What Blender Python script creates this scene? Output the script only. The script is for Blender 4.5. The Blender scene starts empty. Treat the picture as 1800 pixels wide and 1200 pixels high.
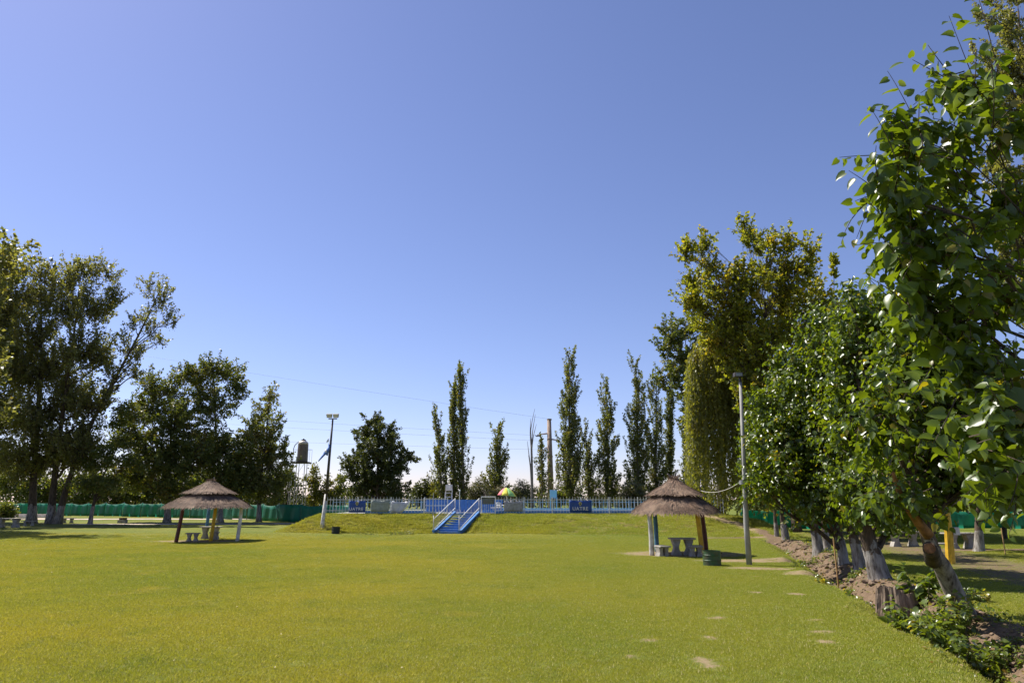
import bpy, math, random
import numpy as np
from mathutils import Vector, Matrix
R = math.radians
random.seed(7); rng = np.random.default_rng(11)
scene = bpy.context.scene
COL = scene.collection

# ------------------------------------------------------------------ camera
CAM_Z = 2.4
PITCH = math.atan(280 / 1200)
cam_d = bpy.data.cameras.new("camera"); cam = bpy.data.objects.new("camera", cam_d); COL.objects.link(cam)
cam.location = (0, 0, CAM_Z); cam.rotation_euler = (math.pi / 2 + PITCH, 0, 0)
cam_d.lens = 24; cam_d.sensor_width = 36; cam_d.clip_start = 0.1; cam_d.clip_end = 6000
scene.camera = cam
# ------------------------------------------------------------------ sky, sun, exposure
SUN_EL = R(53); SUN_AZ = math.atan2(-0.86, 0.51)      # azimuth from +Y towards +X
world = bpy.data.worlds.new("World"); scene.world = world; world.use_nodes = True
wn = world.node_tree; bg = wn.nodes["Background"]
sky = wn.nodes.new("ShaderNodeTexSky"); sky.sky_type = 'NISHITA'; sky.sun_disc = False
sky.sun_elevation = SUN_EL; sky.sun_rotation = SUN_AZ
sky.altitude = 600; sky.air_density = 1.0; sky.dust_density = 0.5; sky.ozone_density = 8.0
wb = wn.nodes.new("ShaderNodeMix"); wb.data_type = 'RGBA'; wb.blend_type = 'MULTIPLY'; wb.inputs[0].default_value = 1.0
wb.inputs[7].default_value = (1.25, 0.955, 0.965, 1)            # the photograph's white balance leans to violet
wn.links.new(sky.outputs[0], wb.inputs[6]); wn.links.new(wb.outputs[2], bg.inputs[0]); bg.inputs[1].default_value = 0.091
sun_dir = Vector((math.sin(SUN_AZ) * math.cos(SUN_EL), math.cos(SUN_AZ) * math.cos(SUN_EL), math.sin(SUN_EL)))
sl = bpy.data.lights.new("sun", 'SUN'); sl.energy = 4.6; sl.angle = R(0.5); sl.color = (1, 0.95, 0.86)
so = bpy.data.objects.new("sun", sl); COL.objects.link(so); so.location = (-40, 30, 60)
so.rotation_euler = sun_dir.to_track_quat('Z', 'Y').to_euler()
scene.view_settings.view_transform = 'Standard'; scene.view_settings.look = 'None'
scene.view_settings.exposure = 0.82; scene.view_settings.gamma = 1
scene.render.engine = 'CYCLES'
scene.cycles.max_bounces = 10; scene.cycles.diffuse_bounces = 7; scene.cycles.transmission_bounces = 7; scene.cycles.glossy_bounces = 2
scene.cycles.caustics_reflective = False; scene.cycles.caustics_refractive = False

# ------------------------------------------------------------------ pixel helpers (photo is 1800x1200)
CP, SP = math.cos(PITCH), math.sin(PITCH)
def ray(px, py):
    dy = 600 - py
    return Vector((px - 900, 1200 * CP - dy * SP, 1200 * SP + dy * CP))
def P(px, py, Y):                      # point at depth Y on that line of sight
    d = ray(px, py); return Vector((0, 0, CAM_Z)) + d * (Y / d.y)
def G(px, py, z=0.0):                  # point of the level z on that line of sight
    d = ray(px, py); return Vector((0, 0, CAM_Z)) + d * ((z - CAM_Z) / d.z)
def M(Y): return Y / 1235.0            # metres per photo pixel at depth Y

# ------------------------------------------------------------------ material helpers
def newmat(name):
    m = bpy.data.materials.new(name); m.use_nodes = True
    nt = m.node_tree; b = nt.nodes["Principled BSDF"]; return m, nt, b
def N(nt, t, **kw):
    n = nt.nodes.new(t)
    for k, v in kw.items():
        if k in n.inputs.keys(): n.inputs[k].default_value = v
        else: setattr(n, k, v)
    return n
def L(nt, a, b): nt.links.new(a, b)
def c4(c): return (c[0], c[1], c[2], 1)
def mixc(nt, fac, a, b, blend='MIX'):
    n = nt.nodes.new("ShaderNodeMix"); n.data_type = 'RGBA'; n.blend_type = blend
    for i, v in ((0, fac), (6, a), (7, b)):
        if hasattr(v, "links"): L(nt, v, n.inputs[i])
        else: n.inputs[i].default_value = v if i == 0 else c4(v)
    return n.outputs[2]
def ramp(nt, src, p0, p1):
    n = nt.nodes.new("ShaderNodeMapRange"); L(nt, src, n.inputs[0])
    n.inputs[1].default_value = p0; n.inputs[2].default_value = p1; n.clamp = True
    return n.outputs[0]
def noise(nt, scale, detail=4, vec=None, rough=0.55):
    n = N(nt, "ShaderNodeTexNoise"); n.inputs["Scale"].default_value = scale
    n.inputs["Detail"].default_value = detail; n.inputs["Roughness"].default_value = rough
    if vec is not None: L(nt, vec, n.inputs["Vector"])
    return n.outputs[0]
def pos(nt): return N(nt, "ShaderNodeNewGeometry").outputs["Position"]
def scaled(nt, vec, s):
    n = N(nt, "ShaderNodeMapping"); L(nt, vec, n.inputs[0]); n.inputs["Scale"].default_value = s; return n.outputs[0]
def bump(nt, b, h, strength=0.4, dist=0.02):
    n = N(nt, "ShaderNodeBump"); n.inputs["Strength"].default_value = strength; n.inputs["Distance"].default_value = dist
    L(nt, h, n.inputs["Height"]); L(nt, n.outputs[0], b.inputs["Normal"])

def mat_plain(name, col, rough=0.6, var=0.18, scale=6, metal=0.0, bmp=0.15, dirt=None):
    m, nt, b = newmat(name); p = pos(nt)
    n1 = noise(nt, scale, 5, p)
    d = dirt or tuple(c * (1 - 2 * var) for c in col)
    c = mixc(nt, ramp(nt, n1, 0.35, 0.75), tuple(min(1, x * (1 + var * .5)) for x in col), d)
    L(nt, c, b.inputs["Base Color"]); b.inputs["Roughness"].default_value = rough; b.inputs["Metallic"].default_value = metal
    if bmp: bump(nt, b, noise(nt, scale * 8, 4, p), bmp, 0.01)
    return m

def mat_leaf(name, ca, cb, cc=None, pc=0.12, transl=0.38, rough=0.42, tcol=None, spec=0.5, back=None):
    """ca..cb spread per leaf; cc for a share pc of the leaves (yellowing)"""
    m, nt, b = newmat(name)
    g = N(nt, "ShaderNodeNewGeometry"); rnd = g.outputs["Random Per Island"]
    c = mixc(nt, rnd, ca, cb)
    if cc:
        w = N(nt, "ShaderNodeTexWhiteNoise", noise_dimensions='1D'); L(nt, rnd, w.inputs["W"])
        big = noise(nt, 0.55, 2, g.outputs["Position"])
        s = N(nt, "ShaderNodeMath", operation='MULTIPLY'); L(nt, w.outputs[0], s.inputs[0]); L(nt, ramp(nt, big, 0.7, 0.3), s.inputs[1])
        k = N(nt, "ShaderNodeMath", operation='LESS_THAN'); L(nt, s.outputs[0], k.inputs[0]); k.inputs[1].default_value = pc
        c = mixc(nt, k.outputs[0], c, cc)
    if back:
        c = mixc(nt, g.outputs["Backfacing"], c, back)
    L(nt, c, b.inputs["Base Color"]); b.inputs["Roughness"].default_value = rough
    b.inputs["Specular IOR Level"].default_value = spec
    tr = N(nt, "ShaderNodeBsdfTranslucent")
    tc = mixc(nt, 1.0, c, tcol or (1.9, 1.75, 0.5), 'MULTIPLY'); L(nt, tc, tr.inputs[0])
    mx = N(nt, "ShaderNodeMixShader"); mx.inputs[0].default_value = transl
    L(nt, b.outputs[0], mx.inputs[1]); L(nt, tr.outputs[0], mx.inputs[2])
    L(nt, mx.outputs[0], nt.nodes["Material Output"].inputs[0])
    return m

def mat_bark(name, col, dark, paint=None, paint_h=1.0, paint_cover=0.45):
    m, nt, b = newmat(name); p = pos(nt)
    n1 = noise(nt, 9, 6, scaled(nt, p, (1, 1, 0.22)), 0.65)
    c = mixc(nt, ramp(nt, n1, 0.36, 0.64), dark, col)
    if paint:
        sx = N(nt, "ShaderNodeSeparateXYZ"); L(nt, p, sx.inputs[0])
        e = N(nt, "ShaderNodeMath", operation='MULTIPLY_ADD'); L(nt, noise(nt, 3, 3, p), e.inputs[0])
        e.inputs[1].default_value = 1.3; L(nt, sx.outputs[2], e.inputs[2])
        k = N(nt, "ShaderNodeMath", operation='LESS_THAN'); L(nt, e.outputs[0], k.inputs[0]); k.inputs[1].default_value = paint_h + 0.65
        wear = ramp(nt, n1, paint_cover - 0.14, paint_cover + 0.16)
        f = N(nt, "ShaderNodeMath", operation='MULTIPLY'); L(nt, k.outputs[0], f.inputs[0]); L(nt, wear, f.inputs[1])
        c = mixc(nt, f.outputs[0], c, paint)
    L(nt, c, b.inputs["Base Color"]); b.inputs["Roughness"].default_value = 0.9; b.inputs["Specular IOR Level"].default_value = 0.2
    bump(nt, b, n1, 0.9, 0.05)
    return m

def lawn_color(nt, p):
    big = noise(nt, 0.11, 3, p); mid = noise(nt, 0.75, 4, p); fine = noise(nt, 9, 4, p)
    c = mixc(nt, ramp(nt, big, 0.38, 0.62), (0.225, 0.212, 0.032), (0.140, 0.172, 0.026))
    c = mixc(nt, ramp(nt, mid, 0.56, 0.78), c, (0.10, 0.135, 0.020))
    dry = noise(nt, 0.42, 4, scaled(nt, p, (1, 1, 0)))
    c = mixc(nt, ramp(nt, dry, 0.60, 0.80), c, (0.27, 0.225, 0.06))
    sx = N(nt, "ShaderNodeSeparateXYZ"); L(nt, p, sx.inputs[0])
    wv = N(nt, "ShaderNodeMath", operation='MULTIPLY_ADD'); L(nt, noise(nt, .2, 3, p), wv.inputs[0]); wv.inputs[1].default_value = 14; L(nt, sx.outputs[0], wv.inputs[2])
    c = mixc(nt, ramp(nt, wv.outputs[0], 3, 15), c, mixc(nt, 0.6, c, (0.115, 0.165, 0.022)))      # greener grass towards the tree row
    tuf = noise(nt, 2.6, 5, p, .7)
    c = mixc(nt, ramp(nt, tuf, 0.58, 0.72), c, mixc(nt, 0.55, c, (0.075, 0.115, 0.014)))           # coarser dark tufts
    return c, fine
def mat_lawn():
    m, nt, b = newmat("lawn_and_soil"); p = pos(nt)
    c, fine = lawn_color(nt, p)
    gr = noise(nt, 38, 5, p, 0.7)
    c = mixc(nt, ramp(nt, gr, 0.38, 0.66), c, (0.10, 0.110, 0.018))
    # mound: drier, trampled
    at = N(nt, "ShaderNodeAttribute", attribute_name="dry"); 
    dn = noise(nt, 2.2, 5, scaled(nt, p, (1, 1.0, 2.5)), 0.65)
    s0 = N(nt, "ShaderNodeMath", operation='MULTIPLY'); L(nt, at.outputs["Fac"], s0.inputs[0]); L(nt, ramp(nt, dn, 0.44, 0.58), s0.inputs[1])
    c = mixc(nt, s0.outputs[0], c, (0.215, 0.150, 0.062))
    # soil
    a2 = N(nt, "ShaderNodeAttribute", attribute_name="soil")
    sn = noise(nt, 3.5, 5, p, 0.65)
    e = N(nt, "ShaderNodeMath", operation='MULTIPLY_ADD'); L(nt, sn, e.inputs[0]); e.inputs[1].default_value = 1.0; L(nt, a2.outputs["Fac"], e.inputs[2])
    sn2 = N(nt, "ShaderNodeMath", operation='MULTIPLY_ADD'); L(nt, noise(nt, 14, 4, p, .7), sn2.inputs[0]); sn2.inputs[1].default_value = 0.55; L(nt, e.outputs[0], sn2.inputs[2])
    sc = mixc(nt, ramp(nt, noise(nt, 5, 6, p, 0.7), 0.3, 0.7), (0.215, 0.148, 0.095), (0.115, 0.078, 0.050))
    sc = mixc(nt, ramp(nt, noise(nt, 30, 3, p), 0.62, 0.72), sc, (0.30, 0.23, 0.15))
    a3 = N(nt, "ShaderNodeAttribute", attribute_name="pale")
    sc = mixc(nt, a3.outputs["Fac"], sc, mixc(nt, ramp(nt, noise(nt, 6, 5, p, .7), .3, .7), (0.31, 0.235, 0.135), (0.22, 0.165, 0.085)))
    f = ramp(nt, sn2.outputs[0], 1.02, 1.36)
    c = mixc(nt, f, c, sc)
    L(nt, c, b.inputs["Base Color"]); b.inputs["Roughness"].default_value = 0.95; b.inputs["Specular IOR Level"].default_value = 0.15
    hh = N(nt, "ShaderNodeMath", operation='ADD'); L(nt, gr, hh.inputs[0]); L(nt, noise(nt, 6, 4, p), hh.inputs[1])
    bump(nt, b, hh.outputs[0], 0.6, 0.05)
    return m
def mat_grass():
    m, nt, b = newmat("grass_blades"); g = N(nt, "ShaderNodeNewGeometry")
    c, fine = lawn_color(nt, g.outputs["Position"])
    c = mixc(nt, 1.0, c, (1.78, 1.66, 1.30), 'MULTIPLY')
    c = mixc(nt, g.outputs["Random Per Island"], c, mixc(nt, 0.5, c, (0.35, 0.32, 0.06)))
    w = N(nt, "ShaderNodeTexWhiteNoise", noise_dimensions='1D'); L(nt, g.outputs["Random Per Island"], w.inputs["W"])
    k = N(nt, "ShaderNodeMath", operation='LESS_THAN'); L(nt, w.outputs[0], k.inputs[0]); k.inputs[1].default_value = 0.07
    c = mixc(nt, k.outputs[0], c, (0.50, 0.42, 0.20))
    L(nt, c, b.inputs["Base Color"]); b.inputs["Roughness"].default_value = 0.55; b.inputs["Specular IOR Level"].default_value = 0.25
    tr = N(nt, "ShaderNodeBsdfTranslucent"); L(nt, mixc(nt, 1, c, (1.3, 1.3, 0.6), 'MULTIPLY'), tr.inputs[0])
    mx = N(nt, "ShaderNodeMixShader"); mx.inputs[0].default_value = 0.4
    L(nt, b.outputs[0], mx.inputs[1]); L(nt, tr.outputs[0], mx.inputs[2]); L(nt, mx.outputs[0], nt.nodes["Material Output"].inputs[0])
    return m
def mat_thatch():
    m, nt, b = newmat("thatch_straw"); g = N(nt, "ShaderNodeNewGeometry"); p = g.outputs["Position"]
    c = mixc(nt, g.outputs["Random Per Island"], (0.275, 0.172, 0.108), (0.060, 0.037, 0.025))
    c = mixc(nt, ramp(nt, noise(nt, 1.6, 4, p), 0.45, 0.7), c, (0.32, 0.22, 0.145))
    c = mixc(nt, ramp(nt, noise(nt, 7, 4, scaled(nt, p, (1, 1, .5)), .7), 0.52, 0.66), c, (0.10, 0.07, 0.05))
    L(nt, c, b.inputs["Base Color"]); b.inputs["Roughness"].default_value = 0.85
    return m
def mat_net():
    m, nt, b = newmat("green_shade_cloth"); p = pos(nt)
    c = mixc(nt, ramp(nt, noise(nt, 0.5, 4, scaled(nt, p, (1, 1, .4))), 0.35, 0.7), (0.012, 0.14, 0.085), (0.03, 0.24, 0.155))
    L(nt, c, b.inputs["Base Color"]); b.inputs["Roughness"].default_value = 0.5
    tr = N(nt, "ShaderNodeBsdfTranslucent"); tr.inputs[0].default_value = (0.04, 0.40, 0.25, 1)
    mx = N(nt, "ShaderNodeMixShader"); mx.inputs[0].default_value = 0.45
    L(nt, b.outputs[0], mx.inputs[1]); L(nt, tr.outputs[0], mx.inputs[2]); L(nt, mx.outputs[0], nt.nodes["Material Output"].inputs[0])
    return m

MAT = {}
MAT['lawn'] = mat_lawn(); MAT['grass'] = mat_grass(); MAT['thatch'] = mat_thatch(); MAT['net'] = mat_net()
MAT['mulberry'] = mat_leaf("mulberry_leaf", (0.062, 0.104, 0.013), (0.105, 0.150, 0.018), (0.19, 0.17, 0.016), 0.012, 0.44, 0.34, spec=0.6, tcol=(2.4, 2.1, 0.45))
MAT['poplar'] = mat_leaf("poplar_leaf", (0.095, 0.115, 0.032), (0.145, 0.165, 0.050), (0.18, 0.16, 0.06), 0.05, 0.45, 0.42)
MAT['cotton'] = mat_leaf("cottonwood_leaf", (0.140, 0.165, 0.050), (0.215, 0.225, 0.085), (0.20, 0.17, 0.06), 0.05, 0.48, 0.4, back=(0.16, 0.165, 0.08))
MAT['elm'] = mat_leaf("dark_broad_leaf", (0.076, 0.102, 0.027), (0.125, 0.150, 0.040), (0.16, 0.14, 0.035), 0.05, 0.44, 0.45)
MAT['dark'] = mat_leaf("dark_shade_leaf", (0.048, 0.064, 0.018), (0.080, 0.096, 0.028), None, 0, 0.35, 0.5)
MAT['ash'] = mat_leaf("ash_leaf", (0.155, 0.185, 0.026), (0.235, 0.245, 0.036), (0.30, 0.24, 0.027), 0.04, 0.55, 0.4)
MAT['willow'] = mat_leaf("willow_leaf", (0.150, 0.168, 0.040), (0.215, 0.222, 0.056), (0.2, 0.19, 0.04), 0.04, 0.5, 0.45)
MAT['olive'] = mat_leaf("olive_shrub_leaf", (0.085, 0.095, 0.050), (0.13, 0.14, 0.08), (0.16, 0.13, 0.07), 0.06, 0.3, 0.5)
MAT['yellow_tree'] = mat_leaf("yellowing_tree_leaf", (0.09, 0.105, 0.022), (0.15, 0.155, 0.03), (0.22, 0.19, 0.03), 0.08, 0.4, 0.5)
MAT['weed'] = mat_leaf("weed_leaf", (0.085, 0.130, 0.022), (0.15, 0.19, 0.030), (0.30, 0.26, 0.03), 0.03, 0.45, 0.30, spec=0.9)
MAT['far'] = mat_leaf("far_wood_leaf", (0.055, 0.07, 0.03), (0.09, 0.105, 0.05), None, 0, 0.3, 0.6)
MAT['bark'] = mat_bark("bark_grey_brown", (0.115, 0.085, 0.062), (0.040, 0.030, 0.023))
MAT['bark_pale'] = mat_bark("bark_poplar", (0.20, 0.17, 0.13), (0.075, 0.06, 0.048))
MAT['bark_lime_l'] = mat_bark("bark_limewashed_tall", (0.12, 0.09, 0.066), (0.045, 0.034, 0.026), (0.34, 0.31, 0.285), 1.95, 0.46)
MAT['bark_lime_r'] = mat_bark("bark_limewashed_row", (0.13, 0.095, 0.068), (0.05, 0.036, 0.026), (0.32, 0.30, 0.275), 0.95, 0.47)
MAT['bark_lime_n'] = mat_bark("bark_limewash_worn", (0.17, 0.125, 0.085), (0.06, 0.042, 0.03), (0.34, 0.30, 0.25), 1.5, 0.46)
MAT['cut'] = mat_plain("cut_wood", (0.22, 0.10, 0.04), 0.9, 0.35, 14)
MAT['twig'] = mat_plain("green_twig", (0.14, 0.12, 0.05), 0.7, 0.2, 8, bmp=0)
MAT['concrete'] = mat_plain("old_concrete", (0.36, 0.33, 0.29), 0.9, 0.25, 5, dirt=(0.20, 0.175, 0.15), bmp=0.4)
MAT['concrete_pole'] = mat_plain("pole_concrete", (0.34, 0.325, 0.30), 0.85, 0.18, 2.5, bmp=0.3)
MAT['power_pole'] = mat_plain("power_pole_concrete", (0.36, 0.26, 0.19), 0.85, 0.15, 2, bmp=0.2)
MAT['white'] = mat_plain("white_paint", (0.72, 0.72, 0.70), 0.5, 0.10, 4)
MAT['white_worn'] = mat_plain("white_paint_worn", (0.66, 0.64, 0.60), 0.7, 0.12, 3, dirt=(0.36, 0.31, 0.27))
MAT['blue_post'] = mat_plain("blue_paint_post", (0.06, 0.17, 0.30), 0.6, 0.2, 5)
MAT['yellow_post'] = mat_plain("yellow_paint_post", (0.62, 0.37, 0.012), 0.55, 0.18, 5)
MAT['red_post'] = mat_plain("dark_red_paint_post", (0.10, 0.022, 0.020), 0.6, 0.2, 5)
MAT['pool_blue'] = mat_plain("pool_blue_paint", (0.04, 0.17, 0.52), 0.45, 0.12, 2)
MAT['step_blue'] = mat_plain("step_blue_paint", (0.03, 0.16, 0.44), 0.55, 0.2, 3, dirt=(0.05, 0.13, 0.26))
MAT['step_pale'] = mat_plain("worn_step_tread", (0.36, 0.50, 0.66), 0.7, 0.2, 6)
MAT['light_blue'] = mat_plain("light_blue_paint", (0.22, 0.42, 0.60), 0.5, 0.12, 3)
MAT['sign_blue'] = mat_plain("sign_pale_blue", (0.20, 0.47, 0.60), 0.5, 0.06, 3)
MAT['metal_dark'] = mat_plain("dark_metal", (0.055, 0.045, 0.042), 0.55, 0.3, 5, 0.3)
MAT['metal_grey'] = mat_plain("grey_metal", (0.36, 0.36, 0.36), 0.5, 0.15, 5, 0.4)
MAT['tank'] = mat_plain("tank_fibre", (0.17, 0.135, 0.10), 0.5, 0.12, 1.2, dirt=(0.12, 0.095, 0.07))
MAT['tank_top'] = mat_plain("tank_dome", (0.62, 0.56, 0.48), 0.5, 0.1, 2)
MAT['drum'] = mat_plain("green_drum", (0.022, 0.085, 0.034), 0.45, 0.25, 5, dirt=(0.06, 0.045, 0.02))
MAT['drum_dark'] = mat_plain("dark_drum", (0.012, 0.018, 0.013), 0.6, 0.2, 5)
MAT['soil_lump'] = mat_plain("dry_soil", (0.20, 0.138, 0.09), 0.95, 0.25, 7, dirt=(0.11, 0.075, 0.048), bmp=0.7)
MAT['path'] = mat_plain("pale_dirt_path", (0.50, 0.40, 0.32), 0.95, 0.12, 1.5, dirt=(0.38, 0.29, 0.22))
MAT['deck'] = mat_plain("pool_deck_concrete", (0.33, 0.33, 0.33), 0.8, 0.1, 2)
MAT['cloth_white'] = mat_plain("white_cloth", (0.78, 0.78, 0.77), 0.7, 0.05, 3)
MAT['cloth_grey'] = mat_plain("grey_tarpaulin", (0.36, 0.35, 0.34), 0.7, 0.2, 6, dirt=(0.22, 0.21, 0.2))
MAT['cloth_green'] = mat_plain("pale_green_mesh", (0.30, 0.33, 0.27), 0.7, 0.15, 4)
MAT['sign_olive'] = mat_plain("olive_grey_board", (0.16, 0.16, 0.13), 0.7, 0.2, 6)
MAT['banner'] = mat_plain("banner_blue", (0.022, 0.075, 0.30), 0.5, 0.15, 3)
MAT['gold'] = mat_plain("emblem_gold", (0.55, 0.46, 0.16), 0.6, 0.2, 9)
MAT['u_red'] = mat_plain("umbrella_pink", (0.75, 0.20, 0.22), 0.7, 0.05, 3, bmp=0)
MAT['u_yellow'] = mat_plain("umbrella_yellow", (0.78, 0.70, 0.06), 0.7, 0.05, 3, bmp=0)
MAT['u_green'] = mat_plain("umbrella_green", (0.30, 0.62, 0.20), 0.7, 0.05, 3, bmp=0)
MAT['u_purple'] = mat_plain("umbrella_purple", (0.16, 0.10, 0.40), 0.7, 0.05, 3, bmp=0)
MAT['flag_blue'] = mat_plain("flag_blue", (0.10, 0.20, 0.50), 0.7, 0.1, 5, bmp=0)
MAT['flag_white'] = mat_plain("flag_white", (0.66, 0.68, 0.72), 0.7, 0.08, 5, bmp=0)
MAT['stake'] = mat_plain("wooden_stake", (0.42, 0.25, 0.10), 0.8, 0.2, 9)
MAT['wire'] = mat_plain("wire_grey", (0.16, 0.17, 0.20), 0.5, 0.05, 2, bmp=0)
MAT['cable'] = mat_plain("cable_pale", (0.55, 0.52, 0.45), 0.5, 0.05, 2, bmp=0)
MAT['lamp_glass'] = mat_plain("lamp_glass", (0.60, 0.58, 0.50), 0.25, 0.05, 3)
MAT['dead_wood'] = mat_plain("dead_wood", (0.20, 0.175, 0.16), 0.9, 0.2, 4)
MAT['dark_brick'] = mat_plain("dark_brick", (0.16, 0.09, 0.06), 0.9, 0.25, 8)
MAT['clay'] = mat_plain("clay_wall", (0.42, 0.22, 0.12), 0.9, 0.15, 4)

# ------------------------------------------------------------------ mesh helpers
class MB:
    """collects shapes (world coordinates) for ONE mesh"""
    def __init__(s): s.v = []; s.f = []; s.n = 0
    def add(s, verts, faces):
        verts = np.asarray(verts, float).reshape(-1, 3)
        s.v.append(verts); s.f += [tuple(i + s.n for i in f) for f in faces]; s.n += len(verts); return s
    def box(s, c, size, rot=None):
        h = np.array(size) / 2
        v = np.array([(x, y, z) for x in (-1, 1) for y in (-1, 1) for z in (-1, 1)]) * h
        if rot is not None: v = v @ np.array(rot).T
        return s.add(v + np.array(c), [(0, 1, 3, 2), (4, 6, 7, 5), (0, 4, 5, 1), (2, 3, 7, 6), (0, 2, 6, 4), (1, 5, 7, 3)])
    def tube(s, pts, rad, k=8, caps=True, wob=0.0):
        p = np.array([tuple(q) for q in pts], float); n = len(p)
        r = np.broadcast_to(np.asarray(rad, float), (n,))
        t = np.gradient(p, axis=0); t /= np.linalg.norm(t, axis=1)[:, None] + 1e-9
        ref = np.array([1.0, 0.13, 0.07]) if abs(t[0, 0]) < 0.8 else np.array([0.1, 0.2, 1.0])
        a = np.cross(t, ref); a /= np.linalg.norm(a, axis=1)[:, None] + 1e-9
        b = np.cross(t, a)
        th = np.arange(k) * 2 * math.pi / k
        rr = r[:, None] * (1 + (rng.normal(0, wob, (n, k)) if wob else 0))
        ring = p[:, None, :] + rr[:, :, None] * (np.cos(th)[None, :, None] * a[:, None, :] + np.sin(th)[None, :, None] * b[:, None, :])
        f = []
        for i in range(n - 1):
            for j in range(k):
                j2 = (j + 1) % k
                f.append((i * k + j, i * k + j2, (i + 1) * k + j2, (i + 1) * k + j))
        if caps: f.append(tuple(range(k - 1, -1, -1))); f.append(tuple((n - 1) * k + j for j in range(k)))
        return s.add(ring.reshape(-1, 3), f)
    def lathe(s, c, prof, k=20):
        v = []; f = []
        for r, z in prof:
            for j in range(k):
                a = 2 * math.pi * j / k; v.append((c[0] + r * math.cos(a), c[1] + r * math.sin(a), c[2] + z))
        for i in range(len(prof) - 1):
            for j in range(k):
                j2 = (j + 1) % k; f.append((i * k + j, i * k + j2, (i + 1) * k + j2, (i + 1) * k + j))
        f.append(tuple(range(k - 1, -1, -1))); f.append(tuple((len(prof) - 1) * k + j for j in range(k)))
        return s.add(v, f)
    def prism(s, outline, origin, ax, ay, az, depth):
        """extrude a 2-D outline (in ax, ay) by depth along az, centred"""
        o = np.array(origin, float); ax, ay, az = (np.array(q, float) for q in (ax, ay, az)); n = len(outline)
        v = [o + ax * u + ay * w - az * depth / 2 for u, w in outline] + [o + ax * u + ay * w + az * depth / 2 for u, w in outline]
        f = [tuple(range(n - 1, -1, -1)), tuple(range(n, 2 * n))] + [(i, (i + 1) % n, n + (i + 1) % n, n + i) for i in range(n)]
        return s.add(v, f)
    def build(s, name, mat, parent=None, smooth=False, bevel=0):
        v = np.concatenate(s.v) if s.v else np.zeros((0, 3))
        if parent is not None: v = v - np.array(parent_loc(parent))
        me = bpy.data.meshes.new(name); me.from_pydata(v.tolist(), [], s.f); me.update()
        if smooth: me.polygons.foreach_set("use_smooth", [True] * len(me.polygons))
        o = bpy.data.objects.new(name, me); COL.objects.link(o)
        me.materials.append(MAT[mat] if isinstance(mat, str) else mat)
        if parent is not None: o.parent = parent
        if bevel:
            bm = o.modifiers.new("bevel", 'BEVEL'); bm.width = bevel; bm.segments = 2; bm.limit_method = 'ANGLE'
        return o
def parent_loc(o):
    p = Vector((0, 0, 0))
    while o is not None: p = p + Vector(o.location); o = o.parent
    return p
def fast_mesh(name, verts, faces_flat, nper, mat, parent=None, smooth=True):
    """verts (n,3); faces_flat: (m,k) array of equal polygons"""
    v = np.asarray(verts, np.float32)
    if parent is not None: v = v - np.array(parent_loc(parent), np.float32)
    me = bpy.data.meshes.new(name); m, k = faces_flat.shape
    me.vertices.add(len(v)); me.vertices.foreach_set("co", v.ravel())
    me.loops.add(m * k); me.loops.foreach_set("vertex_index", faces_flat.astype(np.int32).ravel())
    me.polygons.add(m); me.polygons.foreach_set("loop_start", np.arange(0, m * k, k, dtype=np.int32))
    if smooth: me.polygons.foreach_set("use_smooth", np.ones(m, bool))
    me.update(calc_edges=True); me.validate()
    o = bpy.data.objects.new(name, me); COL.objects.link(o); me.materials.append(MAT[mat])
    if parent is not None: o.parent = parent
    return o
def tag(o, label=None, cat=None, group=None, kind=None):
    if label: o["label"] = label
    if cat: o["category"] = cat
    if group: o["group"] = group
    if kind: o["kind"] = kind
    return o
def thing(name, label, cat, loc, group=None):
    o = bpy.data.objects.new(name, None); COL.objects.link(o); o.location = loc; o.empty_display_size = 0.2
    return tag(o, label, cat, group)
def copy_part(src, parent, loc=None, rot=None):
    c = src.copy(); COL.objects.link(c); c.parent = parent
    if loc is not None: c.location = loc
    if rot is not None: c.rotation_euler = rot
    return c

# ------------------------------------------------------------------ terrain
def sstep(t):
    t = np.clip(t, 0, 1); return t * t * (3 - 2 * t)
def row_x(y): return 9.4 + 0.272 * (y - 15)          # line of the tree row on the right
def bumps(x, y):
    return 0.03 * (np.sin(x * .31 + 1.3) * np.cos(y * .23) + np.sin(x * .11 - y * .17 + 2)) + 0.012 * np.sin(x * 1.7 + np.sin(y * 1.3)) * np.sin(y * 1.1 + x * .4)
TOP_Z = 1.36
def mound_t(x, y):
    yb = np.interp(x, [-18, -4, 6, 15], [55.0, 54.4, 51.0, 47.5])
    tf = (y - yb) / (57.9 - yb)
    tl = (x + 18.4) / 2.8; tr = (20.2 + 0.12 * (57 - y) - x) / 2.9; tb = (84 - y) / 4
    return np.minimum(np.minimum(tf, tl), np.minimum(tr, tb))
def mound(x, y):
    t = np.clip(mound_t(x, y), 0, 1); return TOP_Z * (0.72 * t + 0.28 * sstep(t))
def ditch_d(x, y): return x - row_x(y) + 0.95 + 0.16 * np.sin(y * 0.9) + 0.08 * np.sin(y * 2.3 + 1)
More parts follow.
